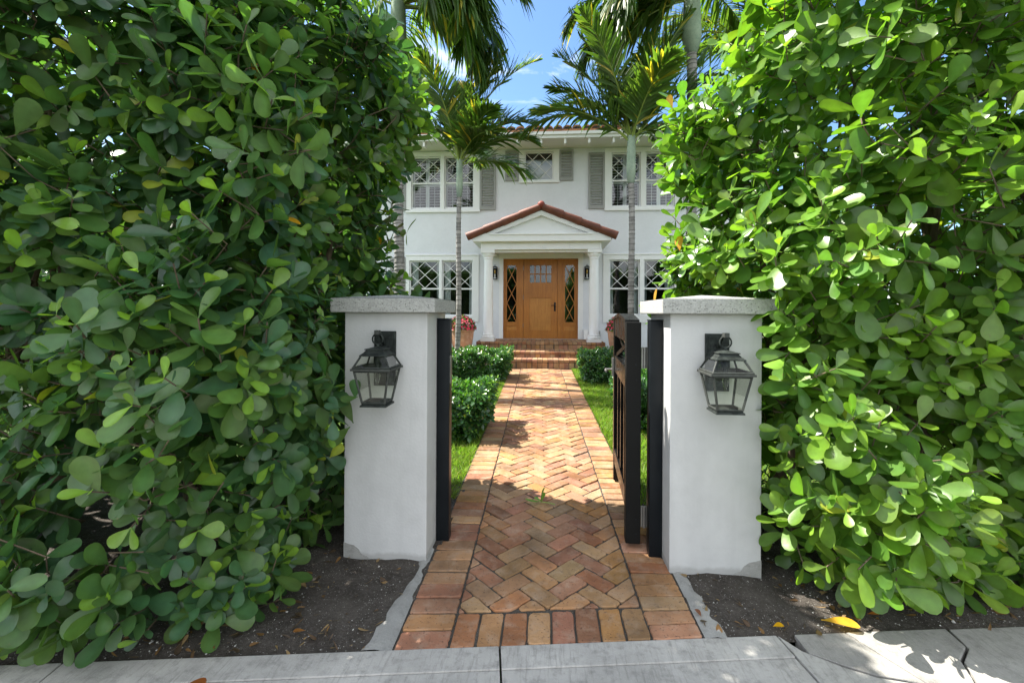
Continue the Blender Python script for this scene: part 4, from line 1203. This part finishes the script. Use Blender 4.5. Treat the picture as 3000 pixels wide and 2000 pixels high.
palm(1.50, 8.05, -.04, 3.70, 4.52, .055, .050, .080,
     [(178, 46, 2.1, 92, .6), (168, 64, 2.1, 30, .15), (160, 78, 2.8, 26, .12), (8, 56, 1.9, 46, .2), (-12, 22, 1.5, 85, .6), (-70, 60, 1.5, 70, .4), (60, 74, 2.2, 40, .2), (20, 78, 2.3, 35, .15), (186, 52, 1.7, 50, .3)] + ring(10, 40, 2.1, (86, 38), (32, 62), .25),
     'slim grey palm right of the path, its trunk rising behind the open gate', .64, .056, 42)
palm(-2.72, 8.3, -.05, 6.02, 7.2, .095, .085, .16,
     [(4, 36, 3.5, 60, .6), (-20, 30, 2.9, 95, .8), (2, 30, 2.9, 160, .8), (-10, 26, 2.1, 150, .9), (14, 12, 2.0, 110, .9), (-30, 30, 2.2, 140, .9), (-55, 22, 2.2, 120, .9), (40, 34, 2.3, 125, .9), (-2, -6, 2.1, 80, .9), (24, 40, 2.4, 150, .9), (-14, 44, 2.5, 160, .9), (100, 20, 2.2, 110, .9)] + ring(8, 90, 3.1, (75, 15), (60, 100), .7),
     'stout tall palm left of the house, half behind the shaded hedge', .88, .068, 54)
palm(2.58, 8.3, -.03, 6.05, 7.1, .09, .083, .165,
     [(176, 36, 2.5, 100, .9), (190, 34, 2.0, 130, .9), (160, 42, 2.1, 120, .9), (205, 14, 2.0, 110, .9), (172, 2, 1.8, 85, .95), (150, 24, 2.1, 110, .9), (215, 35, 2.1, 130, .9), (185, -10, 1.9, 70, .9), (-8, 30, 2.6, 110, .8), (12, 45, 2.8, 100, .7), (235, 40, 2.8, 110, .8)] + ring(7, 70, 2.9, (75, 15), (60, 100), .7),
     'stout tall palm right of the house, its swollen green shaft near the sky', .86, .066, 52)
palm(4.5, 9.6, 0, 5.6, 6.7, .09, .083, .15, [(170, 42, 2.9, 80, .7), (185, 20, 2.7, 85, .8), (150, 60, 2.9, 60, .6)] + ring(6, 20, 2.8, (70, 10), (60, 95), .7),
     'tall palm behind the sunlit hedge at the far right of the house', .8, .06, 46)

# ------------------------------------------------------------------ small things on the ground
def litter(name, label, cat, x, y, L, W, c, az, tilt=.15, group=None, curl=.1):
    z = gz(y) + .012
    o = leaves(name, M['leafL'], [(x, y, z)], [(math.cos(az), math.sin(az), tilt)], [(0.1, 0, 1)], np.array([L]), np.array([W]), np.array([c]), 'clusia', np.array([curl]), .2)
    setp(o, label, cat, group); return o
def soil_bits():
    n = 900; x = rng.uniform(.72, 3.2, n) * rng.choice([-1, 1], n); y = kerb(0) + .135 * x + rng.uniform(.02, .9, n) ** 1.2
    P = np.stack([x, y, .0254 * np.clip(y - 1.95, 0, 9) + .004], 1); a = rng.uniform(0, 6.28, n); L = rng.uniform(.012, .06, n)
    base = np.array([(.16, .09, .04), (.10, .06, .035), (.22, .15, .08), (.07, .05, .035)])[rng.integers(0, 4, n)] * rng.uniform(.7, 1.2, (n, 1))
    o = leaves('leaf_litter', M['leafL'], P, np.stack([np.cos(a), np.sin(a), rng.normal(0, .12, n)], 1), np.array([[0, 0, 1.]]) + rng.normal(0, .25, (n, 3)), L, L * rng.uniform(.12, .5, n), base, 'clusia', rng.normal(0, .25, n))
    o['kind'] = 'stuff'; setp(o, 'small brown bits of dead leaves strewn on the dark soil', 'litter')
    n = 900; x = rng.uniform(.74, 3.0, n) * rng.choice([-1, 1], n); y = kerb(0) + .135 * x + rng.uniform(.01, .8, n)
    r = rng.uniform(.0015, .0055, n) * np.where(rng.random(n) < .06, 2, 1); V = []; F = []; C = []
    o6 = np.array([(1, 0, 0), (-1, 0, 0), (0, 1, 0), (0, -1, 0), (0, 0, .7), (0, 0, -.7)]); f8 = [(0, 2, 4), (2, 1, 4), (1, 3, 4), (3, 0, 4), (2, 0, 5), (1, 2, 5), (3, 1, 5), (0, 3, 5)]
    for i in range(n):
        an = rng.uniform(0, 6.28); ro_ = np.array([[math.cos(an), -math.sin(an), 0], [math.sin(an), math.cos(an), 0], [0, 0, 1]])
        V += list((o6 * rng.uniform(.6, 1.3, (6, 3)) * r[i]) @ ro_.T + [x[i], y[i], gz(y[i]) + .001]); F += [[q + 6 * i for q in f] for f in f8]; g = rng.uniform(.25, .6); C += [(g, g * .97, g * .9, 1)] * 6
    o = raw_mesh('gravel', M['pebble'], np.array(V), np.array(F), np.array(C), None, False); o['kind'] = 'stuff'; setp(o, 'tiny pale shell grit scattered over the dark soil', 'gravel')
M['pebble'] = m_attr('shell_grit', .8, .3, .1, 90, .1, (.5, .48, .45), (.3, .28, .26), .2)
soil_bits()
t = thing('leaf_sprig', 'green leafy sprig dropped on the sunlit bricks of the path', 'sprig', (-.02, 3.30, gz(3.3)))
P, D, N, L, W, C = [], [], [], [], [], []
for d, l, n_ in (((-1, -.35, .12), .12, (0, 0, 1)), ((.05, .1, 1), .10, (-1, -.2, .2)), ((.3, .5, .8), .07, (-.5, -1, .3)), ((-.75, .5, .5), .06, (0, -.3, 1))):
    P.append((-.03, 3.29, gz(3.3) + .02)); D.append(d); N.append(n_); L.append(l); W.append(l * .45); C.append((.12, .24, .04))
leaves('foliage', M['leafL'], P, D, N, np.array(L), np.array(W), np.array(C), 'clusia', None, .12, t)
mb = MB(); mb.tube([(-.03, 3.29, gz(3.3) + .02), (.03, 3.285, gz(3.3) + .016), (.07, 3.28, gz(3.3) + .008)], .004, 6); mb.build('twig', M['rachis'], t)
litter('fallen_leaf', 'small bright yellow leaf on the soil at the sidewalk edge', 'leaf', 1.02, 2.12, .05, .032, (.55, .30, .01), .2)
litter('fallen_leaf', 'large curled yellow and brown leaf under the sunlit hedge', 'leaf', 1.26, 2.18, .15, .075, (.45, .27, .03), -.2, .1)
litter('fallen_leaf', 'dark red brown leaf lying on the sidewalk at the bottom edge of the left hedge', 'leaf', -1.35, 1.60, .09, .05, (.16, .05, .015), .1, .25)
for i, (x, y, c, l) in enumerate(((1.5, 2.24, (.35, .12, .02), 'orange brown dead leaf on the soil, right of the curled yellow leaf'), (.72, 2.16, (.16, .06, .03), 'tiny rust leaf on the soil beside the right mortar edge'), (-1.05, 1.93, (.22, .10, .03), 'small tan dead leaf on the dark soil left of the path'))):
    litter('fallen_leaf', l, 'leaf', x, y, .05, .025, c, i * 1.7)

# ------------------------------------------------------------------ light, sky, camera
SUN_EL, SUN_AZ = R(54), R(13)          # azimuth: to the left (-x), turned this far behind the gate (+y)
sd = Vector((-math.cos(SUN_AZ) * math.cos(SUN_EL), math.sin(SUN_AZ) * math.cos(SUN_EL), math.sin(SUN_EL)))
ld = bpy.data.lights.new('sun', 'SUN'); ld.energy = 4.8; ld.angle = R(.5); ld.color = (1, .95, .86)
lo = bpy.data.objects.new('sun', ld); col.objects.link(lo); lo.rotation_euler = sd.to_track_quat('Z', 'Y').to_euler()
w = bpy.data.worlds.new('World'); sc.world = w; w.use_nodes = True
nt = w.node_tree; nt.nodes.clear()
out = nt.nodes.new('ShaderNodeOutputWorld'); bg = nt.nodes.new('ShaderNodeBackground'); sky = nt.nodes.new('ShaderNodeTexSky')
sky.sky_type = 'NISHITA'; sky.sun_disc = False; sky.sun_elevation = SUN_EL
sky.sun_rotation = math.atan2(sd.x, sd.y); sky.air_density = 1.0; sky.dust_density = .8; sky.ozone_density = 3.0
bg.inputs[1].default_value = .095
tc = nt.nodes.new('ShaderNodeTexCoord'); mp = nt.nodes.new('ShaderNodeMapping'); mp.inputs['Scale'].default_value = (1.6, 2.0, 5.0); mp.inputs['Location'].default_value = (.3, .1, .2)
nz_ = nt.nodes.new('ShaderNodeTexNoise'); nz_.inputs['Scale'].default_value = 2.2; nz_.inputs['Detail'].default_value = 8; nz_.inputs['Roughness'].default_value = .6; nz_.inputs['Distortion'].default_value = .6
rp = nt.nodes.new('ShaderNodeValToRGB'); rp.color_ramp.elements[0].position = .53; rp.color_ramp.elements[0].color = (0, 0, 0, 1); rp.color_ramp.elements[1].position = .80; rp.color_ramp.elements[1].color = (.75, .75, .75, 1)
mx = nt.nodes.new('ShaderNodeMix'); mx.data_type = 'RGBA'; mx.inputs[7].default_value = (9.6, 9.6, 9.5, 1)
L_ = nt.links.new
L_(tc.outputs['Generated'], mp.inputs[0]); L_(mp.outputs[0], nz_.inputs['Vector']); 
sx = nt.nodes.new('ShaderNodeSeparateXYZ'); mr = nt.nodes.new('ShaderNodeMapRange'); mr.inputs[1].default_value = .35; mr.inputs[2].default_value = -.35; mr.inputs[3].default_value = -.03; mr.inputs[4].default_value = .26  # thicker bright cloud added behind the camera to whiten the shade light
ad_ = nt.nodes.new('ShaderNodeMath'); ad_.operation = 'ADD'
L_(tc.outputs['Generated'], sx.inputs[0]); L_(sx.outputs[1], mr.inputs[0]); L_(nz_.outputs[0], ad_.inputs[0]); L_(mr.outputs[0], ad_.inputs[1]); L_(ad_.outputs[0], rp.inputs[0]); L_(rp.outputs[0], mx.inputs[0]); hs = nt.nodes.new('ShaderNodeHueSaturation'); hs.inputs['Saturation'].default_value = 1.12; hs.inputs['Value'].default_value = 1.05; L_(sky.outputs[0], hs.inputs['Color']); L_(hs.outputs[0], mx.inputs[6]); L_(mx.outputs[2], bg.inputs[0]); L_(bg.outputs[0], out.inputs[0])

cam = bpy.data.cameras.new('camera'); co = bpy.data.objects.new('camera', cam); col.objects.link(co); sc.camera = co
cam.sensor_fit = 'HORIZONTAL'; cam.sensor_width = 36; cam.lens = 16; cam.shift_y = -(1000 - 918) / 3000; cam.clip_start = .05; cam.clip_end = 1000
PSI = math.atan(.075); ro = R(.28)
Rv = Vector((math.cos(PSI), math.sin(PSI), 0)); Fv = Vector((-math.sin(PSI), math.cos(PSI), 0)); Uv = Vector((0, 0, 1))
R2 = Rv * math.cos(ro) + Uv * math.sin(ro); U2 = Uv * math.cos(ro) - Rv * math.sin(ro)
co.matrix_world = Matrix(((R2.x, U2.x, -Fv.x, 0), (R2.y, U2.y, -Fv.y, 0), (R2.z, U2.z, -Fv.z, 1.41), (0, 0, 0, 1)))

vs_ = sc.view_settings; vs_.view_transform = 'Standard'; vs_.look = 'None'; vs_.gamma = 1; vs_.use_curve_mapping = False; vs_.exposure = 1.6
sc.cycles.max_bounces = 10; sc.cycles.transparent_max_bounces = 16; sc.cycles.use_denoising = True
